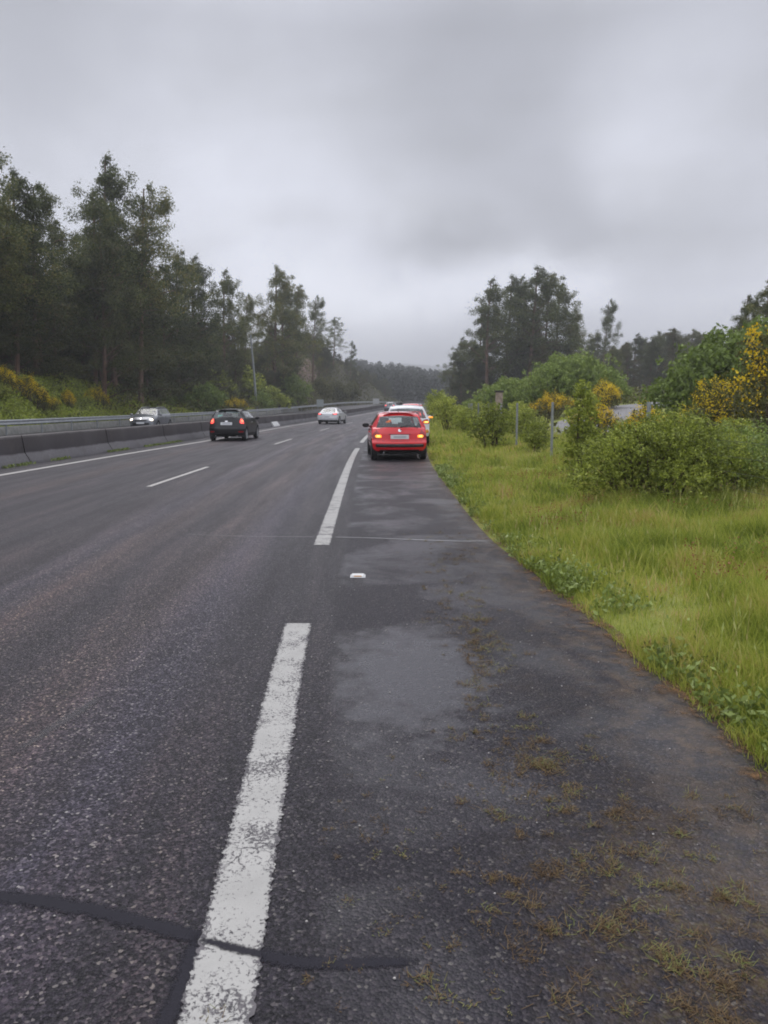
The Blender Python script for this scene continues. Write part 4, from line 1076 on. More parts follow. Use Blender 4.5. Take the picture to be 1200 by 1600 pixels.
# service road and earth tracks
def groundstrip(name, pts, wd, mt, dz=.03, n=60):
    tt = np.linspace(0, len(pts)-1, n); px = mono(range(len(pts)), [p[0] for p in pts], tt); py = mono(range(len(pts)), [p[1] for p in pts], tt)
    vs = []; uv = []; m2 = 6
    for i in range(n):
        a = np.array([px[min(i+1, n-1)]-px[max(i-1, 0)], py[min(i+1, n-1)]-py[max(i-1, 0)]]); a /= np.linalg.norm(a)
        for k in range(m2):
            s = (k/(m2-1)-.5)*wd; x = px[i]-a[1]*s; y = py[i]+a[0]*s
            vs.append((x, y, tz(x, y)+dz)); uv.append((s+.5, i))
    F = [(i*m2+k, i*m2+k+1, (i+1)*m2+k+1, (i+1)*m2+k) for i in range(n-1) for k in range(m2-1)]
    return tag(npmesh(name, vs, F, mt, uv=uv, smooth=True), kind='structure')
M['gravel'] = simple('grey_gravel', (.20,.195,.20), .8, noise=.25, nscale=6, bump=.4)
M['track'] = simple('red_earth', (.20,.135,.115), .9, noise=.3, nscale=2, bump=.4)
groundstrip('service_road', [(9.0, 36), (12.5, 44), (17, 50), (30, 58), (60, 70)], 5.5, M['gravel'], .09)
groundstrip('earth_track', [(-16.4, 131), (-15.9, 142), (-15.4, 153), (-15.6, 166)], 2.6, M['track'], .30)

# ================================================================ vegetation generators
def leafquads(cen, size, aspect, rs, droop=0.0, up=0.0):
    """diamond leaves; cen (n,3); size (n,)"""
    n = len(cen)
    d = rs.normal(size=(n, 3)); d[:, 2] -= droop; d[:, 2] += up
    d /= np.linalg.norm(d, axis=1)[:, None]
    r = rs.normal(size=(n, 3)); s = np.cross(d, r); s /= np.linalg.norm(s, axis=1)[:, None] + 1e-9
    nn = np.cross(d, s)
    sz = size[:, None]; a = cen - d*sz*.5; c = cen + d*sz*.5
    b = cen + s*sz*aspect*.5 + nn*sz*.06; e = cen - s*sz*aspect*.5 + nn*sz*.06
    V = np.stack([a, b, c, e], 1).reshape(-1, 3)
    F = np.arange(4*n).reshape(n, 4)
    return V, F
def clumps(cs, rad, per, rs, flat=.75):
    out_ = []
    for c, r in zip(cs, rad):
        n = int(per)
        p = rs.normal(size=(n, 3)); p /= np.linalg.norm(p, axis=1)[:, None]
        p *= (rs.random(n)**.45)[:, None]*r; p[:, 2] *= flat
        out_.append(p + np.asarray(c))
    return np.concatenate(out_)
def meshdata(name, V, F, mt):
    o = npmesh(name, V, F, mt); me = o.data; bpy.data.objects.remove(o); return me
def mbdata(b, name, mt, smooth=True):
    o = b.build(name, mt, smooth=smooth); me = o.data; bpy.data.objects.remove(o); return me
def euca(seed, mt, crown0=.38, nl=17, spread=.15, per=130, wind=.6, H=20., flatpine=False, leaf=.23, cr=1.0):
    rs = np.random.default_rng(seed); random.seed(seed)
    b = MB(); bend = rs.uniform(-.5, .5, 2); 
    def tp(f): return Vector((bend[0]*math.sin(f*2.2)+wind*.8*f*f, bend[1]*math.sin(f*2.6), H*f))
    b.tube([tp(f) for f in np.linspace(0, .97, 9)], [H*.0115*(1-.85*f)+.02 for f in np.linspace(0, .97, 9)], 8)
    cs = []; rad = []
    for i in range(nl):
        f = crown0 + (1-crown0)*(i+rs.uniform(0, .8))/nl*.97
        a = rs.uniform(0, 2*math.pi) if not flatpine else i*2.4
        fr = (f-crown0)/(1-crown0)
        ln = H*spread*(1.15 - .95*fr**1.3)*rs.uniform(.6, 1.2)
        if flatpine: ln = H*spread*(.9 if fr < .6 else 1.0-.8*(fr-.6)/.4)*rs.uniform(.8, 1.2)
        p0 = tp(f-.06 if not flatpine else f-.02); rise = ln*(rs.uniform(.3, .9) if not flatpine else .12)
        e1 = p0 + Vector((math.cos(a)*ln*.55+wind*.2, math.sin(a)*ln*.55, rise*.7)); e2 = p0 + Vector((math.cos(a)*ln+wind*.5, math.sin(a)*ln, rise*(.75 if not flatpine else 1)))
        b.tube([p0, e1, e2], [.07*(1.2-fr), .045*(1.2-fr)+.01, .012], 5, cap=False)
        k = rs.integers(6, 10) if not flatpine else 5
        for j in range(k):
            g = rs.uniform(.25, 1.12); q = p0.lerp(e2, g) if g > .5 else p0.lerp(e1, g*2)
            sj = .55*ln/3.2 + .25
            cs.append((q.x+rs.normal()*sj+wind*.3, q.y+rs.normal()*sj, q.z+rs.normal()*sj*.9-.15)); rad.append(cr*rs.uniform(.4, .95)*(1.15-.3*fr))
    tpv = tp(.97); 
    for j in range(7): cs.append((tpv.x+rs.normal()*.12*(j+1)+wind*.3, tpv.y+rs.normal()*.12*(j+1), tpv.z-j*.38+.15)); rad.append(.30+.09*j)
    P_ = clumps(cs, rad, per*.95, rs, .8 if not flatpine else .38)
    P_ += rs.normal(size=P_.shape)*np.array((.16, .16, .30))*(rs.random(len(P_))**2)[:, None]*1.2
    P_[:, 0] += wind*.10*np.abs(rs.normal(size=len(P_)))
    sz = rs.uniform(.6, 1.2, len(P_))*leaf
    V, F = leafquads(P_, sz, .42, rs, droop=.8 if not flatpine else 0)
    return mbdata(b, 'trunk', M['bark']), meshdata('crown', V, F, mt)
TREES = [euca(11, M['euca'], .32, 21, .165), euca(12, M['euca'], .36, 19, .16, wind=.9), euca(13, M['euca'], .26, 24, .18), euca(14, M['euca'], .46, 15, .19, wind=1.1),
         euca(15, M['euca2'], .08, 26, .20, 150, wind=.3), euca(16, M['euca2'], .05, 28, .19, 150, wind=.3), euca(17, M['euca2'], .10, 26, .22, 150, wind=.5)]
PINE = euca(31, M['euca'], .38, 22, .22, 130, wind=.2, flatpine=True, cr=1.25)
YOUNG = [euca(41, M['euca'], .25, 18, .13, 120, wind=.8), euca(42, M['euca'], .2, 22, .20, 150, wind=.5)]
def place_tree(var, x, y, h, label, group=None, cat='tree', name='eucalyptus_tree', rz=None, z=None, wx=1.0):
    r = empty(name, (x, y, (tz(x, y) if z is None else z) - .1), 0 if rz is None else rz)
    k = h/20.; r.scale = (k*wx, k*wx, k); tag(r, label, cat, group)
    for me, nm in zip(var, ('trunk', 'crown')):
        o = bpy.data.objects.new(nm, me); C.objects.link(o); o.parent = r
    return r
def at(px, Y): return (px-600)/1155.*Y
rs0 = np.random.default_rng(77)
def hero(px, topy, Y, v, label, group=None, wx=1.0, name='eucalyptus_tree', rz=None, cat='tree'):
    x = at(px, Y); g = tz(x, Y); h = 1.7 + (640-topy)/1155.*Y*1.03 - g
    place_tree(v, x, Y, h, label, group, cat, name, rz if rz is not None else rs0.uniform(-.6, .6), wx=wx)
GL = 'eucalyptus trees of the left wood'
hero(-8, 250, 50, TREES[0], 'tallest dark eucalyptus at the left end of the left wood, cut by the picture edge', GL, 1.15)
hero(35, 300, 54, TREES[2], 'dark eucalyptus just right of the tallest one at the left end', GL, 1.1)
hero(66, 325, 57, TREES[3], 'broad-topped eucalyptus left of the gap in the left skyline', GL, 1.15)
hero(96, 372, 62, TREES[1], 'shorter eucalyptus crown bordering the left skyline gap', GL)
hero(155, 330, 64, TREES[2], 'dense eucalyptus tucked against the left side of the highest rounded crown', GL, 1.05)
hero(186, 283, 68, TREES[0], 'eucalyptus with the highest rounded crown right of the left skyline gap', GL, 1.1)
hero(224, 320, 70, TREES[3], 'wind-blown eucalyptus with sparse crown leaning right over the lower trees', GL, 1.0)
hero(168, 390, 62, TREES[4], 'bushy dark tree filling the front below the highest rounded crown', GL, 1.2)
hero(282, 415, 88, TREES[1], 'pointed eucalyptus, first of the pair right of the wind-blown crown', GL, 1.1)
hero(312, 422, 92, TREES[0], 'pointed eucalyptus, second of the pair right of the wind-blown crown', GL, 1.1)
hero(258, 440, 84, TREES[2], 'lower eucalyptus below the wind-blown crown', GL, 1.2)
hero(358, 442, 104, TREES[0], 'slim pointed eucalyptus left of the grey pole', GL, 1.0)
hero(386, 478, 112, TREES[3], 'thin see-through eucalyptus behind the grey pole', GL, .8)
hero(428, 437, 120, TREES[2], 'tall pointed eucalyptus just right of the grey pole', GL, 1.1)
hero(447, 462, 124, TREES[0], 'eucalyptus standing against the tall pointed one right of the pole', GL, 1.1)
hero(468, 463, 136, TREES[1], 'second tall eucalyptus right of the grey pole', GL, 1.0)
hero(490, 480, 150, TREES[3], 'last tall eucalyptus at the right end of the left wood', GL, .85)
hero(522, 513, 187, PINE, 'lone layered pine with open crown right of the left wood', None, 1.15, 'pine_tree', .4)
hero(548, 546, 200, YOUNG[0], 'small dark tree right of the lone layered pine', None, 1.0)
# fill: indistinguishable inner trees
top_px = [-40, 0, 60, 110, 150, 190, 240, 262, 300, 360, 385, 430, 470, 500, 530]
top_y = [260, 285, 345, 392, 350, 320, 400, 445, 440, 470, 505, 465, 490, 510, 560]
cnt = 0
for it in range(185):
    f = (it + rs0.random())/185
    px = -60 + f*575; Ymin = float(np.interp(px, [-60, 0, 100, 190, 300, 360, 430, 470, 520], [44, 49, 57, 66, 87, 98, 118, 132, 178]))
    Y = Ymin + rs0.random()**1.3*26; x = at(px, Y)
    if float(XO(Y)) - x < (5.6 if Y < 95 else 4.0): continue
    if 462 < px < 500 and Y < 170: Y = 172; x = at(px, Y)
    front = it % 5 < 2
    ty = float(np.interp(px, top_px, top_y)) + rs0.uniform(30, 120) + (75 if front else 0) + 80*math.exp(-((px-114)/17)**2)
    g = tz(x, Y); h = max(6, 1.7 + (632-ty)/1155*Y - g)
    if px > 500: h = min(h, 9)
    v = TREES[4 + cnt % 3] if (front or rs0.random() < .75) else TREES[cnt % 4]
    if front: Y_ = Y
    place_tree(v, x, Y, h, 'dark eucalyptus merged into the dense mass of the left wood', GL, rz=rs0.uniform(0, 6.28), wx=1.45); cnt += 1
for i in range(34):
    Y = rs0.uniform(16, 56); x = float(XO(Y)) - rs0.uniform(6, 24)
    if 600 + x/Y*1155 > -75: continue
    place_tree(TREES[4 + i % 3] if i % 4 else TREES[i % 3], x, Y, rs0.uniform(14, 19), 'dark eucalyptus merged into the dense mass of the left wood', GL, rz=rs0.uniform(0, 6.28), wx=1.2)
# slope right of the track
for i in range(46):
    px = rs0.uniform(500, 606); Y = rs0.uniform(190, 264) if px < 575 else rs0.uniform(240, 264); x = at(px, Y)
    if float(XO(Y)) - x < 3.5: continue
    ty = float(np.interp(px, [495, 520, 560, 600], [560, 560, 572, 590])) + rs0.uniform(0, 12)
    h = max(3.5, 1.7+(632-ty)/1155*Y - tz(x, Y)); place_tree(TREES[4+i % 3], x, Y, min(h, 13), 'low dark tree on the hazy slope right of the earth track', 'trees on the hazy slope', rz=rs0.uniform(0, 6.28), wx=1.7)

# right clump
GR = 'eucalyptus clump right of the road'
for (px, ty, Y, vi, wx, lb) in ((760, 455, 120, 0, 1.1, 'tall eucalyptus at the left edge of the big right-hand clump'), (785, 450, 123, 2, 1.0, 'second eucalyptus from the left in the big right-hand clump'),
        (822, 437, 119, 2, 1.25, 'tallest eucalyptus at the centre of the big right-hand clump'), (806, 452, 128, 0, 1.0, 'eucalyptus just left of the tallest one in the right-hand clump'),
        (851, 446, 122, 1, 1.05, 'slim eucalyptus right of the tallest one in the right-hand clump'), (866, 462, 126, 0, 1.1, 'eucalyptus at the right edge of the big right-hand clump'),
        (880, 500, 124, 3, .8, 'shorter sparse eucalyptus hanging off the right edge of the clump'), (745, 500, 126, 2, 1.1, 'shorter eucalyptus on the left flank of the clump'),
        (718, 540, 140, 0, 1.2, 'small eucalyptus left of the clump close to the road gap'), (702, 562, 150, 2, 1.3, 'smallest dark tree bordering the road gap on the right')):
    hero(px, ty, Y, TREES[vi], lb, GR, wx*1.15)
for i in range(30):
    px = rs0.uniform(705, 900); Y = rs0.uniform(112, 140); ty = float(np.interp(px, [700, 735, 760, 870, 900], [580, 545, 505, 515, 560])) + rs0.uniform(0, 40)
    x = at(px, Y); h = max(5, 1.7+(632-ty)/1155*Y - tz(x, Y)); place_tree(TREES[4+i % 3], x, Y, h, 'dark bushy tree filling the lower part of the right-hand clump', GR, rz=rs0.uniform(0, 6.28), wx=1.35)
hero(935, 486, 140, TREES[3], 'thin pointed tree with see-through top right of the clump', None, .75)
for i in range(30):
    px = 890 + i*7.2 + rs0.uniform(-4, 4); Y = rs0.uniform(128, 165); ty = float(np.interp(px, [890, 920, 960, 1000, 1060, 1110], [545, 525, 522, 518, 512, 530])) + rs0.uniform(0, 28)
    x = at(px, Y); h = max(5, 1.7+(632-ty)/1155*Y - tz(x, Y)); place_tree(TREES[(4, 5, 6, 0, 2)[i % 5]], x, Y, h, 'hazy dark tree in the far row between the clump and the right-hand bushes', 'far row of trees on the right', rz=rs0.uniform(0, 6.28), wx=1.5)
hero(1145, 478, 62, YOUNG[1], 'dark bushy tree at the left of the group at the right picture edge', 'trees at the right picture edge', 1.2)
hero(1178, 455, 60, TREES[2], 'taller dark tree of the group at the right picture edge', 'trees at the right picture edge', 1.5)
hero(1212, 440, 58, TREES[4], 'dark tree cut by the right picture edge', 'trees at the right picture edge', 1.3)

# far wood beyond the bend (one mass)
rsF = np.random.default_rng(9)
cs = []; rad = []
for i in range(520):
    Y = rsF.uniform(265, 470); px = rsF.uniform(520, 760); x = at(px, Y)
    if abs(x - float(XL(min(Y, 320)) + XE(min(Y, 320)))*.5) < 9 and Y < 300: continue
    ty = float(np.interp(px, [500, 560, 600, 640, 690, 760], [558, 563, 566, 574, 580, 575]))
    zt = 1.7 + (632-ty)/1155*Y*(.72+.28*(Y-265)/205); g = tz(x, Y); ht = max(6, min(zt - g, 19))*rsF.uniform(.82, 1.05)
    for k in range(5):
        f = (k+.6)/5; cs.append((x+rsF.normal()*.9, Y+rsF.normal()*.9, g + ht*f)); rad.append((3.7 - 2.3*f)*rsF.uniform(.8, 1.3))
P_ = clumps(cs, rad, 46, rsF, .9); V, F = leafquads(P_, rsF.uniform(.7, 1.3, len(P_)), .6, rsF)
tag(npmesh('far_wood', V, F, M['far']), 'hazy far-off wood beyond the bend of the motorway', 'wood', kind='stuff')
# distant hill
hx = np.linspace(-1, 1, 80); hyv = np.linspace(0, 1, 24)
HX, HY = np.meshgrid(hx, hyv, indexing='ij')
Xh = 60 + HX*1300; Yh = 2350 + HY*520; Zh = 128*np.exp(-((HX*1300+20)/620)**2)*np.sin(np.clip(HY, 0, 1)*math.pi)**.8 + 6*vnoise(Xh, Yh, 90, 5) + 8*vnoise(Xh, Yh, 30, 6)*.4 + 12
ii = np.arange(Xh.size).reshape(Xh.shape)
tag(npmesh('hill', np.stack([Xh, Yh, Zh], -1).reshape(-1, 3), np.stack([ii[:-1, :-1], ii[1:, :-1], ii[1:, 1:], ii[:-1, 1:]], -1).reshape(-1, 4), simple('wooded_hill', (.045,.06,.035), .9, noise=.4, nscale=.05), smooth=True), kind='structure')

# ---------------------------------------------------------------- bushes
def bushdata(seed, lobes, per, leaf, mt, aspect=.45, stems=10, flowers=0, up=.3, flat=.85, fmt=None, fl_size=.05, fl_zone=None):
    """lobes: list of (x,y,z,r) in metres"""
    rs = np.random.default_rng(seed); cs = []; rad = []
    P_ = []
    for (x, y, z, r) in lobes:
        # twig tips on a lumpy shell plus interior
        n = int(per*r*r)
        d = rs.normal(size=(n, 3)); d /= np.linalg.norm(d, axis=1)[:, None]
        lump = 1 + .35*np.sin(d[:, 0]*5+x*3)*np.cos(d[:, 1]*6+y) + .25*np.sin(d[:, 2]*9+r*5+d[:, 0]*7) + rs.normal(size=n)*.10
        rr = r*lump*(rs.random(n)**.28)
        p = d*rr[:, None]; p[:, 2] *= flat; p += np.array((x, y, z)); P_.append(p)
    P_ = np.concatenate(P_); P_ = P_[P_[:, 2] > .02]
    # clumping: pull leaves towards random twig ends
    K = max(20, len(P_)//28); kc = P_[rs.choice(len(P_), K)]
    # assign by nearest in chunks
    res = np.empty_like(P_)
    for s in range(0, len(P_), 2000):
        ch = P_[s:s+2000]; dd = ((ch[:, None, :]-kc[None])**2).sum(-1); j = dd.argmin(1); res[s:s+2000] = ch*.55 + kc[j]*.45
    tw = []; tips = []
    for (x, y, z, r) in lobes:
        nt_ = int(per*r*r*.030); d = rs.normal(size=(nt_, 3)); d[:, 2] = np.abs(d[:, 2])*.9 + .05; d /= np.linalg.norm(d, axis=1)[:, None]
        p0 = d*r*.78*np.array((1, 1, flat)) + np.array((x, y, z)); ln = rs.uniform(.25, .62, nt_)*r**.7
        dd = d*.75 + np.array((0, 0, .75)) + rs.normal(size=(nt_, 3))*.25; dd /= np.linalg.norm(dd, axis=1)[:, None]
        for q in np.linspace(0, 1, 15):
            pt = p0 + dd*(ln*q)[:, None] + np.array((0, 0, -1))*(ln*q*q*.35)[:, None] + rs.normal(size=(nt_, 3))*(leaf*.42)
            tw.append(pt)
            if q > .45: tips.append(pt)
    res = np.concatenate([res[rs.random(len(res)) < .78]] + tw); tips = np.concatenate(tips); res = res[res[:, 2] > .02]
    V, F = leafquads(res, rs.uniform(.5, 1.35, len(res))*leaf, aspect, rs, up=up)
    b = MB(); random.seed(seed)
    for i in range(stems):
        l = lobes[i % len(lobes)]; tx, ty_, tzv = l[0]+random.uniform(-.6, .6)*l[3], l[1]+random.uniform(-.6, .6)*l[3], l[2]+l[3]*random.uniform(.2, .85)
        bx, by = l[0]*.5+random.uniform(-.1, .1)*3*l[3]*.3, l[1]*.5
        b.tube([(bx, by, -.05), ((bx+tx)/2+random.uniform(-.1, .1), (by+ty_)/2, tzv*.55), (tx, ty_, tzv)], [.02+.01*l[3], .013+.006*l[3], .004], 5, cap=False)
    out_ = [('stem', mbdata(b, 'stem', M['stem'])), ('foliage', meshdata('foliage', V, F, mt))]
    if flowers:
        sel = tips[tips[:, 2] > (fl_zone[0] if fl_zone else 0)]
        if fl_zone and fl_zone[1] is not None: sel = sel[fl_zone[1](sel)]
        kk = sel[rs.choice(len(sel), max(8, flowers//22))]
        pts = kk[rs.integers(0, len(kk), flowers)] + rs.normal(size=(flowers, 3))*.065*np.array((1, 1, 1.5)) + np.array((0, -.02, .02))
        V, F = leafquads(pts, rs.uniform(.7, 1.3, flowers)*fl_size, .8, rs)
        out_.append(('flowers', meshdata('flowers', V, F, M['flower'])))
    return out_
def place_bush(data, x, y, label, group=None, s=1.0, rz=0, cat='bush', name='bush', z=None, sz=None):
    r = empty(name, (x, y, tz(x, y) if z is None else z), rz); r.scale = (s, s, sz or s); tag(r, label, cat, group)
    for nm, me in data:
        o = bpy.data.objects.new(nm, me); C.objects.link(o); o.parent = r
    return r
# foreground bush on the verge
fb = bushdata(101, [(-.85, 0, .38, .48), (-.42, .2, .72, .60), (.1, 0, .75, .75), (.5, .3, 1.02, .72), (1.0, 0, .72, .68), (1.45, .3, .5, .52), (.3, -.5, .35, .5), (1.9, .1, .3, .42), (.0, .5, 1.0, .5), (.85, .6, 1.15, .42)], 11000, .052, M['bush'], stems=40)
place_bush(fb, 4.25, 11.9, 'large leafy green bush in front on the grass, right of the slim upright one', 'bushes on the right verge', 1.0, .1, sz=.88)
sp_ = bushdata(102, [(0, 0, .4, .38), (.05, .05, .85, .36), (0, 0, 1.25, .33), (.05, 0, 1.6, .26), (.0, .05, 1.9, .18)], 9000, .08, M['bush'], stems=8, flat=1.1)
place_bush(sp_, 4.35, 16.4, 'slim upright young tree-like bush left of the large front bush', 'bushes on the right verge', 1.0)
rb = bushdata(103, [(0, 0, .7, .9), (1.2, .2, .9, .95), (2.3, 0, .7, .9), (.6, .8, 1.2, .8), (1.8, .9, 1.2, .85), (3.3, .3, .7, .8)], 3600, .065, M['willow'], stems=24)
place_bush(rb, 6.0, 12.4, 'pale green spreading bush at the right picture edge behind the large front bush', 'bushes on the right verge', .95, sz=.66)
sb = [bushdata(110+i, [(0, 0, .5, .55), (.35, .1, .75, .5), (-.35, .2, .6, .5), (.1, .2, 1.05, .42)], 5500, .08, M['bush'], stems=10) for i in range(3)]
for i, (px, by, Y, s, lb) in enumerate(((767, 0, 27.5, 1.15, 'rounded bush beside the fence post nearest the parked cars'), (840, 0, 24, .75, 'low straggly bush between the two fence posts'),
        (703, 0, 45, 1.45, 'bush on the verge nearest behind the parked cars'), (725, 0, 40, 1.0, 'bush beside the brown pillar, on its left'), (800, 0, 38, 1.2, 'bush in front of the brown pillar on its right'), 
        (745, 0, 52, 1.2, 'taller bush behind the brown pillar'), (688, 0, 66, 2.0, 'bush closest to the road at the bend on the right'), (825, 0, 33, 1.0, 'bush behind the first fence post'), (905, 0, 22, .72, 'bush just behind the slim upright one'),
        (1060, 0, 18, .66, 'bush behind the large front bush, middle part'), (1150, 0, 17.5, .85, 'bush behind the large front bush, right part'))):
    place_bush(sb[i % 3], at(px, Y), Y, lb, 'bushes on the right verge', s, i*1.3)
wl = bushdata(120, [(0, 0, 1.6, 1.9), (2.2, .5, 2.0, 2.1), (4.2, 0, 1.6, 2.0), (1.2, 1, 2.7, 1.5), (3.2, 1, 2.8, 1.5), (-1.6, .2, 1.0, 1.2), (5.6, .5, 1.1, 1.4)], 1300, .22, M['willow'], stems=20, flat=.9)
place_bush(wl, 9.2, 62, 'large rounded pale green bush in the middle distance, left of two', 'large rounded bushes on the right', 1.0, 0, sz=.90)
place_bush(wl, 12.9, 58, 'large rounded green bush in the middle distance, right of two with yellow gorse before it', 'large rounded bushes on the right', 1.0, .25, sz=1.08)
place_bush(wl, 13.6, 31.5, 'big green bush rising behind the yellow broom near the right edge', 'large rounded bushes on the right', .95, .1, sz=1.05)
place_bush(wl, 17.5, 34, 'big green bush at the right picture edge behind the broom', 'large rounded bushes on the right', 1.1, .6, sz=1.2)
br = bushdata(130, [(0, 0, .6, .8), (.9, .2, .9, .9), (1.8, 0, .7, .8), (.6, .3, 1.4, .7), (1.4, .3, 1.5, .6)], 4200, .07, M['broom'], stems=24, flowers=3600, up=1.2, fl_size=.046, fl_zone=(.7, None))
br2 = bushdata(131, [(0, 0, .5, .7), (.8, .1, .6, .7), (-.5, .2, .5, .5), (.3, .2, 1.0, .5)], 4200, .07, M['broom'], stems=18, flowers=3800, up=1.2, fl_size=.046, fl_zone=(.55, None))
GB = 'yellow-flowering broom and gorse'
place_bush(br, 10.1, 23.5, 'yellow-flowering broom in front of the big green bush', GB, 1.05, .2, name='broom_bush')
place_bush(br, 11.0, 21.0, 'tallest yellow broom at the right picture edge', GB, 1.75, .5, name='broom_bush')
place_bush(br2, 8.6, 24.5, 'low yellow broom at the end of the grey service road', GB, .95, .9, name='broom_bush')
place_bush(br2, 9.0, 30.5, 'small yellow broom left of the service road', GB, 1.0, 2.1, name='broom_bush')
place_bush(br2, 11.0, 50.5, 'dark gorse flecked with yellow below the rounded bushes', GB, 1.25, 0, name='gorse_bush')
place_bush(br2, 14.5, 49, 'yellow gorse at the foot of the right-hand rounded bush', GB, 1.25, 1.0, name='gorse_bush')
# left bank
for i, (px, Y, s, lb) in enumerate(((-2, 47, 1.3, 'yellow broom at the far left of the bank'), (22, 49, 1.0, 'small yellow broom second from the left on the bank'), (58, 50, 1.45, 'largest yellow broom on the left bank'), (92, 51, .9, 'small yellow broom right of the largest one on the bank'),
        (140, 52, .7, 'faint yellow broom at the middle of the bank top'), (168, 55, 1.0, 'yellow broom on the bank above the oncoming car, left one'), (212, 60, 1.2, 'yellow broom on the bank just above the oncoming car'), (352, 92, 1.3, 'brownish broom at the wood edge above the black hatchback'), (385, 96, 1.4, 'yellowish broom left of the grey pole foot'), (413, 100, 1.2, 'yellow broom right of the grey pole foot'),
        (470, 138, 1.6, 'yellowish broom left of the earth track'))):
    x = at(px, Y); x = min(x, float(XO(Y)) - 3.0); place_bush(br2, x, Y, lb, GB, s*.66, i*1.7, name='broom_bush', sz=s*.95)
gw = [bushdata(140+i, [(0, 0, .9, 1.1), (.9, .2, 1.1, 1.0), (-.8, .3, .9, .9), (.2, .2, 1.8, .8)], 1500, .2, (M['willow'], M['bush'])[i], stems=10) for i in range(2)]
gwd = bushdata(145, [(0, 0, .9, 1.1), (.9, .2, 1.1, 1.0), (-.8, .3, .9, .9), (.2, .2, 1.8, .8)], 1300, .22, M['broom'], stems=8)
for i, (px, Y, s, lb) in enumerate(((318, 84, 1.45, 'bright green bush at the wood edge between the two left-hand cars'), (300, 88, 1.3, 'green bush half behind the bright one at the wood edge'), (262, 82, 1.1, 'dark green bush at the wood foot behind the oncoming car'), (438, 112, 1.5, 'green bush at the wood foot right of the pole'),
        (425, 106, 1.2, 'rounded green bush just right of the pole foot'), (375, 110, 2.4, 'tall green undergrowth behind the grey pole'), (452, 124, 2.2, 'pale green bush left of the earth track'), (345, 100, 2.0, 'green undergrowth at the wood edge above the black hatchback'), (505, 150, 1.6, 'green bush right of the earth track'), (530, 160, 1.7, 'bush on the cutting above the silver car'), (555, 176, 1.9, 'pale bush on the cutting right of the silver car'), (5, 47, .45, 'bright green shrub at the left picture edge on the bank'))):
    x = at(px, Y); x = min(x, float(XO(Y)) - 2.2); place_bush(gw[i % 2] if i not in (8, 9, 10) else gwd, x, Y, lb, 'green bushes below the left wood', s, i*1.1)
# bramble cover of banks (stuff)
def cover(name, n, yr, dlr, size, mt, seed, hgt=.35, label='', side='left', cat='ground cover'):
    rs = np.random.default_rng(seed)
    y = rs.uniform(*yr, n); dl = rs.uniform(*dlr, n)
    x = XO(y) - dl if side == 'left' else XE(y) + dl
    keep = (vnoise(x, y, 1.4, seed) + rs.uniform(-.35, .35, n) > -.12) & ~((side == 'right') & (x > 6.5) & (x < 24) & (y < 54) & (y > 30) & (x < y*.46)); x, y = x[keep], y[keep]
    hh = rs.random(len(x))**1.2*hgt*(1 + 1.6*np.clip(vnoise(x, y, 2.2, seed+1), -.5, .5))
    P_ = np.stack([x, y, TZ(x, y) + hh], -1); V, F = leafquads(P_, rs.uniform(.6, 1.3, len(P_))*size, .5, rs, up=.4)
    return tag(npmesh(name, V, F, mt), label, cat, kind='stuff')
cover('brambles', 170000, (22, 98), (.7, 11), .19, M['bramble'], 21, .7, 'green brambles and bracken covering the left bank')
cover('undergrowth', 60000, (60, 175), (1.2, 26), .34, M['broom'], 22, 1.3, 'dark undergrowth at the foot of the left wood')
cover('slope_scrub', 20000, (120, 262), (.8, 20), .5, M['broom'], 24, .8, 'brown and green scrub on the hazy cutting slope')
cover('verge_scrub', 45000, (28, 130), (4.5, 30), .26, M['broom'], 23, .8, 'rough scrub beyond the right-hand fence', 'right')

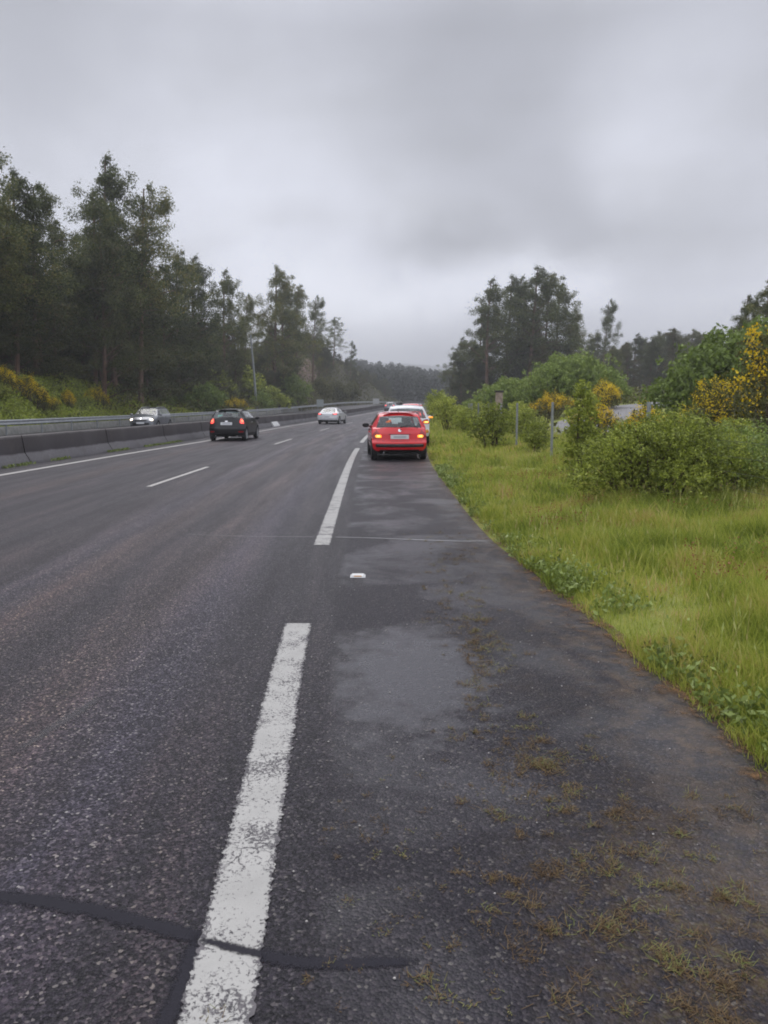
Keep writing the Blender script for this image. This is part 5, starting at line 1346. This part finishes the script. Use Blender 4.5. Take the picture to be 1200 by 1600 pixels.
# ---------------------------------------------------------------- grass
def blades(name, n_list, mt, label, seed=31):
    rs = np.random.default_rng(seed); Vs = []
    for (n, y0, y1, d0, d1, h0, h1, wd) in n_list:
        y = rs.uniform(y0, y1, n); d = rs.uniform(d0, d1, n)**1.0
        x = XE(y) + d - .05 + vnoise(y, y*0, .33, 7)*.08 - .06*(rs.random(n) > .8)*rs.random(n)
        x = x + (.10 + .14*rs.random(n))*ss(6.5, 9, y)*(1-ss(21, 30, y))
        dens = vnoise(x, y, .5, 3) + .6*vnoise(x, y, 2.1, 4)
        keep = dens + rs.uniform(-.3, .5, n) > -.12; x, y, d, dens = x[keep], y[keep], d[keep], dens[keep]
        n2 = len(x); z = TZ(x, y)
        h = rs.uniform(h0, h1, n2)*(1+1.5*dens + 1.8*np.clip(vnoise(x, y, .8, 14), 0, 1) + 1.2*(rs.random(n2) > .96))*(.55+.45*ss(0, .5, d))
        a = rs.uniform(0, 2*math.pi, n2); ln = rs.uniform(.15, .75, n2)*h
        # wind leans the grass to the left/front a little
        dxl = np.cos(a)*ln - .12*h; dyl = np.sin(a)*ln - .1*h
        b = rs.uniform(0, 2*math.pi, n2); wx, wy = np.cos(b)*wd/2, np.sin(b)*wd/2
        base = np.stack([x, y, z-.01], -1); mid = base + np.stack([dxl*.35, dyl*.35, h*.6], -1); tip = base + np.stack([dxl, dyl, h], -1)
        wv = np.stack([wx, wy, 0*wx], -1)
        Vs.append(np.stack([base-wv, base+wv, mid+wv*.8, mid-wv*.8, tip], 1))
    V = np.concatenate(Vs); n = len(V); V = V.reshape(-1, 3)
    i0 = np.arange(n)*5
    F = np.concatenate([np.stack([i0, i0+1, i0+2, i0+3], -1), np.stack([i0+3, i0+2, i0+4, i0+4], -1)])
    # second set are triangles: build with a general mesh
    me = bpy.data.meshes.new(name); nq = n; nt = n
    lv = np.concatenate([np.stack([i0, i0+1, i0+2, i0+3], -1).ravel(), np.stack([i0+3, i0+2, i0+4], -1).ravel()]).astype(np.int32)
    ls = np.concatenate([np.arange(nq)*4, nq*4 + np.arange(nt)*3]).astype(np.int32); lt = np.concatenate([np.full(nq, 4), np.full(nt, 3)]).astype(np.int32)
    me.vertices.add(len(V)); me.vertices.foreach_set('co', V.astype(np.float32).ravel()); me.loops.add(len(lv)); me.loops.foreach_set('vertex_index', lv)
    me.polygons.add(len(ls)); me.polygons.foreach_set('loop_start', ls); me.polygons.foreach_set('loop_total', lt); me.update(calc_edges=True)
    me.materials.append(mt); o = bpy.data.objects.new(name, me); C.objects.link(o)
    return tag(o, label, 'grass', kind='stuff')
blades('grass', [(75000, 2.2, 6, .03, 3.2, .05, .16, .006), (120000, 6, 12, .02, 5.5, .05, .16, .009), (100000, 12, 24, 0, 7.0, .05, .16, .016), (50000, 24, 50, 0, 8, .06, .18, .035), (25000, 50, 120, 0, 8, .10, .25, .08)], M['grass'], 'lush green roadside grass on the right verge')
# low broad-leaved weeds along the asphalt edge
rs = np.random.default_rng(55)
n = 15000; y = rs.uniform(2.2, 20, n)**1; d = np.abs(rs.normal(0, .30, n)); x = XE(y) + d*.9 + .02 + vnoise(y, y*0, .33, 7)*.08
k = vnoise(x, y, .22, 9) + .8*vnoise(x, y, 1.3, 19) + rs.normal(0, .12, n) > .08; x, y = x[k], y[k]
P_ = np.stack([x, y, TZ(x, y) + rs.uniform(.01, .11, len(x))], -1); V, F = leafquads(P_, rs.uniform(.03, .075, len(x)), .45, rs, up=.3)
M['weed'] = leafmat('weed_leaves', [(0, (.08,.10,.025)), (.4, (.20,.26,.06)), (.75, (.34,.42,.13)), (1, (.48,.52,.30))], bigscale=2.5)
tag(npmesh('edge_weeds', V, F, M['weed']), 'low leafy weeds along the asphalt edge', 'weeds', kind='stuff')
rsk = np.random.default_rng(91); n = 5200; y = rsk.uniform(3, 22, n); d = rsk.uniform(.15, 6, n); x = XE(y)+d; k = vnoise(x, y, 1.1, 33) + rsk.normal(0, .2, n) > .1; x, y = x[k], y[k]
n = len(x); z = TZ(x, y); h = rsk.uniform(.16, .36, n); a = rsk.uniform(0, 6.28, n); ln = rsk.uniform(.03, .16, n)
b0 = np.stack([x, y, z], -1); tp_ = b0 + np.stack([np.cos(a)*ln, np.sin(a)*ln, h], -1); wv = np.stack([-np.sin(a), np.cos(a), 0*a], -1)*.0018
Vq = np.stack([b0-wv, b0+wv, tp_+wv*.6, tp_-wv*.6], 1).reshape(-1, 3)
hd = tp_ + (tp_-b0)*.06; wv2 = wv*3.2; Vh = np.stack([tp_-(tp_-b0)*.10, hd+wv2, tp_+(tp_-b0)*.20, hd-wv2], 1).reshape(-1, 3)
V = np.concatenate([Vq, Vh]); M['straw'] = leafmat('seed_straw', [(0, (.30,.20,.09)), (.5, (.50,.42,.18)), (1, (.44,.50,.15))])
tag(npmesh('seed_stalks', V, np.arange(len(V)).reshape(-1, 4), M['straw']), 'thin straw-coloured seed stalks among the verge grass', 'grass', kind='stuff')
# reddish sorrel seed heads
n = 2600; y = rs.uniform(3, 20, n); d = rs.uniform(.3, 5, n); x = XE(y)+d; k = vnoise(x, y, .9, 12) > .16; x, y = x[k], y[k]
kx = np.repeat(x, 7); ky = np.repeat(y, 7); P_ = np.stack([kx+rs.normal(size=len(kx))*.012, ky+rs.normal(size=len(kx))*.012, TZ(kx, ky) + .20 + rs.random(len(kx))*.16], -1)
V, F = leafquads(P_, rs.uniform(.012, .026, len(P_)), .7, rs, up=.5); tag(npmesh('sorrel', V, F, M['sorrel']), 'reddish sorrel seed heads standing in the verge grass', 'weeds', kind='stuff')
# dead tufts and moss on the shoulder asphalt
def tufts(name, seed, label):
    rs = np.random.default_rng(seed); cx, cy, cs_ = [], [], []
    for _ in range(9000):
        y = rs.uniform(1.5, 10); u = rs.uniform(-.2, 2.3)
        xc = float(np.interp(y, [1.6, 2.6, 4, 6, 9], [.95, .85, .62, .70, .75])); sg = float(np.interp(y, [1.6, 2.6, 4, 9], [.42, .34, .12, .22]))
        x = rs.normal(xc, sg)
        if x > float(XE(y)) - .02: continue
        dn = .05 + .5*max(0, float(vnoise(x, y, .35, 20)) + .1) 
        if y > 5: dn *= .8
        if y < 3: dn *= 1.7
        if rs.random() < dn*.60: cx.append(x); cy.append(y); cs_.append(rs.uniform(.12, 1.0)**1.6*(1.0 if y < 3 else .85))
    for _ in range(90): cx.append(rs.uniform(-.25, .6)); cy.append(rs.uniform(1.7, 3.4)); cs_.append(rs.uniform(.1, .35))
    for (x0, y0) in ((1.18, 2.36), (.76, 2.26), (.98, 2.62), (.86, 2.05), (1.02, 2.0), (.75, 3.28), (.70, 3.32), (.80, 3.3), (.55, 2.2)):
        for _ in range(4): cx.append(x0+rs.normal()*.03); cy.append(y0+rs.normal()*.03); cs_.append(rs.uniform(.45, .95))
    Vs = []
    for x, y, s in zip(cx, cy, cs_):
        k = int(10 + 46*s); sx2, sy2 = rs.uniform(.008, .030, 2)*(.4+s); p = np.stack([x + rs.normal(size=k)*sx2, y + rs.normal(size=k)*sy2, np.zeros(k)], -1)
        a = rs.uniform(0, 6.28, k); h = rs.uniform(.001, .016, k)*s*rs.choice([.5, 1, 2.2], k); ln = rs.uniform(.008, .050, k)*s
        q = p + np.stack([np.cos(a)*ln, np.sin(a)*ln, h], -1); w_ = np.stack([-np.sin(a), np.cos(a), 0*a], -1)*.0013
        Vs.append(np.stack([p-w_, p+w_, q+w_*.5, q-w_*.5], 1).reshape(-1, 3))
    V = np.concatenate(Vs); F = np.arange(len(V)).reshape(-1, 4)
    V[:, 2] += .002
    tag(npmesh(name, V, F, M['dryweed']), label, 'weeds', kind='stuff')
tufts('dry_weeds', 61, 'tufts of dry brown and green weeds growing through the shoulder asphalt')
# grass at barrier foot
rs = np.random.default_rng(66); n = 2500; y = rs.uniform(14, 34, n); x = XB(y) + .30 + np.abs(rs.normal(0, .07, n)); k = vnoise(y*1.0, y*0, 1.2, 30) > -.05; x, y = x[k], y[k]
P_ = np.stack([x, y, rs.uniform(.0, .07, len(x))], -1); V, F = leafquads(P_, rs.uniform(.05, .11, len(x)), .35, rs, up=.8)
tag(npmesh('barrier_weeds', V, F, M['weed']), 'thin green weeds along the foot of the concrete barrier', 'weeds', kind='stuff')
# loose pale stones
b = MB(); random.seed(8)
for i in range(160):
    x = random.uniform(-1.6, 1.6); y = random.uniform(1.6, 7); r = random.uniform(.0018, .0045)
    if abs(x-float(XR(y))) < .12: continue
    b.sphere((x, y, r*.6), (r*1.3, r, r*.8), 6, 4)
tag(b.build('loose_stones', simple('pale_stones', (.40,.38,.36), .7)), 'tiny pale stones scattered on the wet asphalt', 'stones', kind='stuff')

# ================================================================ haze
hz = MB(); hz.box((0, 1450, 97), (6400, 3000, 206))
m = bpy.data.materials.new('haze_air'); m.use_nodes = True; t = m.node_tree; t.nodes.clear()
o_ = G(t, 'ShaderNodeOutputMaterial'); vp = G(t, 'ShaderNodeVolumePrincipled'); vp.inputs['Color'].default_value = (.90,.92,.97,1); vp.inputs['Density'].default_value = .00090; vp.inputs['Anisotropy'].default_value = .2
t.links.new(vp.outputs[0], o_.inputs['Volume'])
ho = hz.build('haze', m); tag(ho, 'thin grey rain haze softening the far woods', 'haze', kind='stuff')
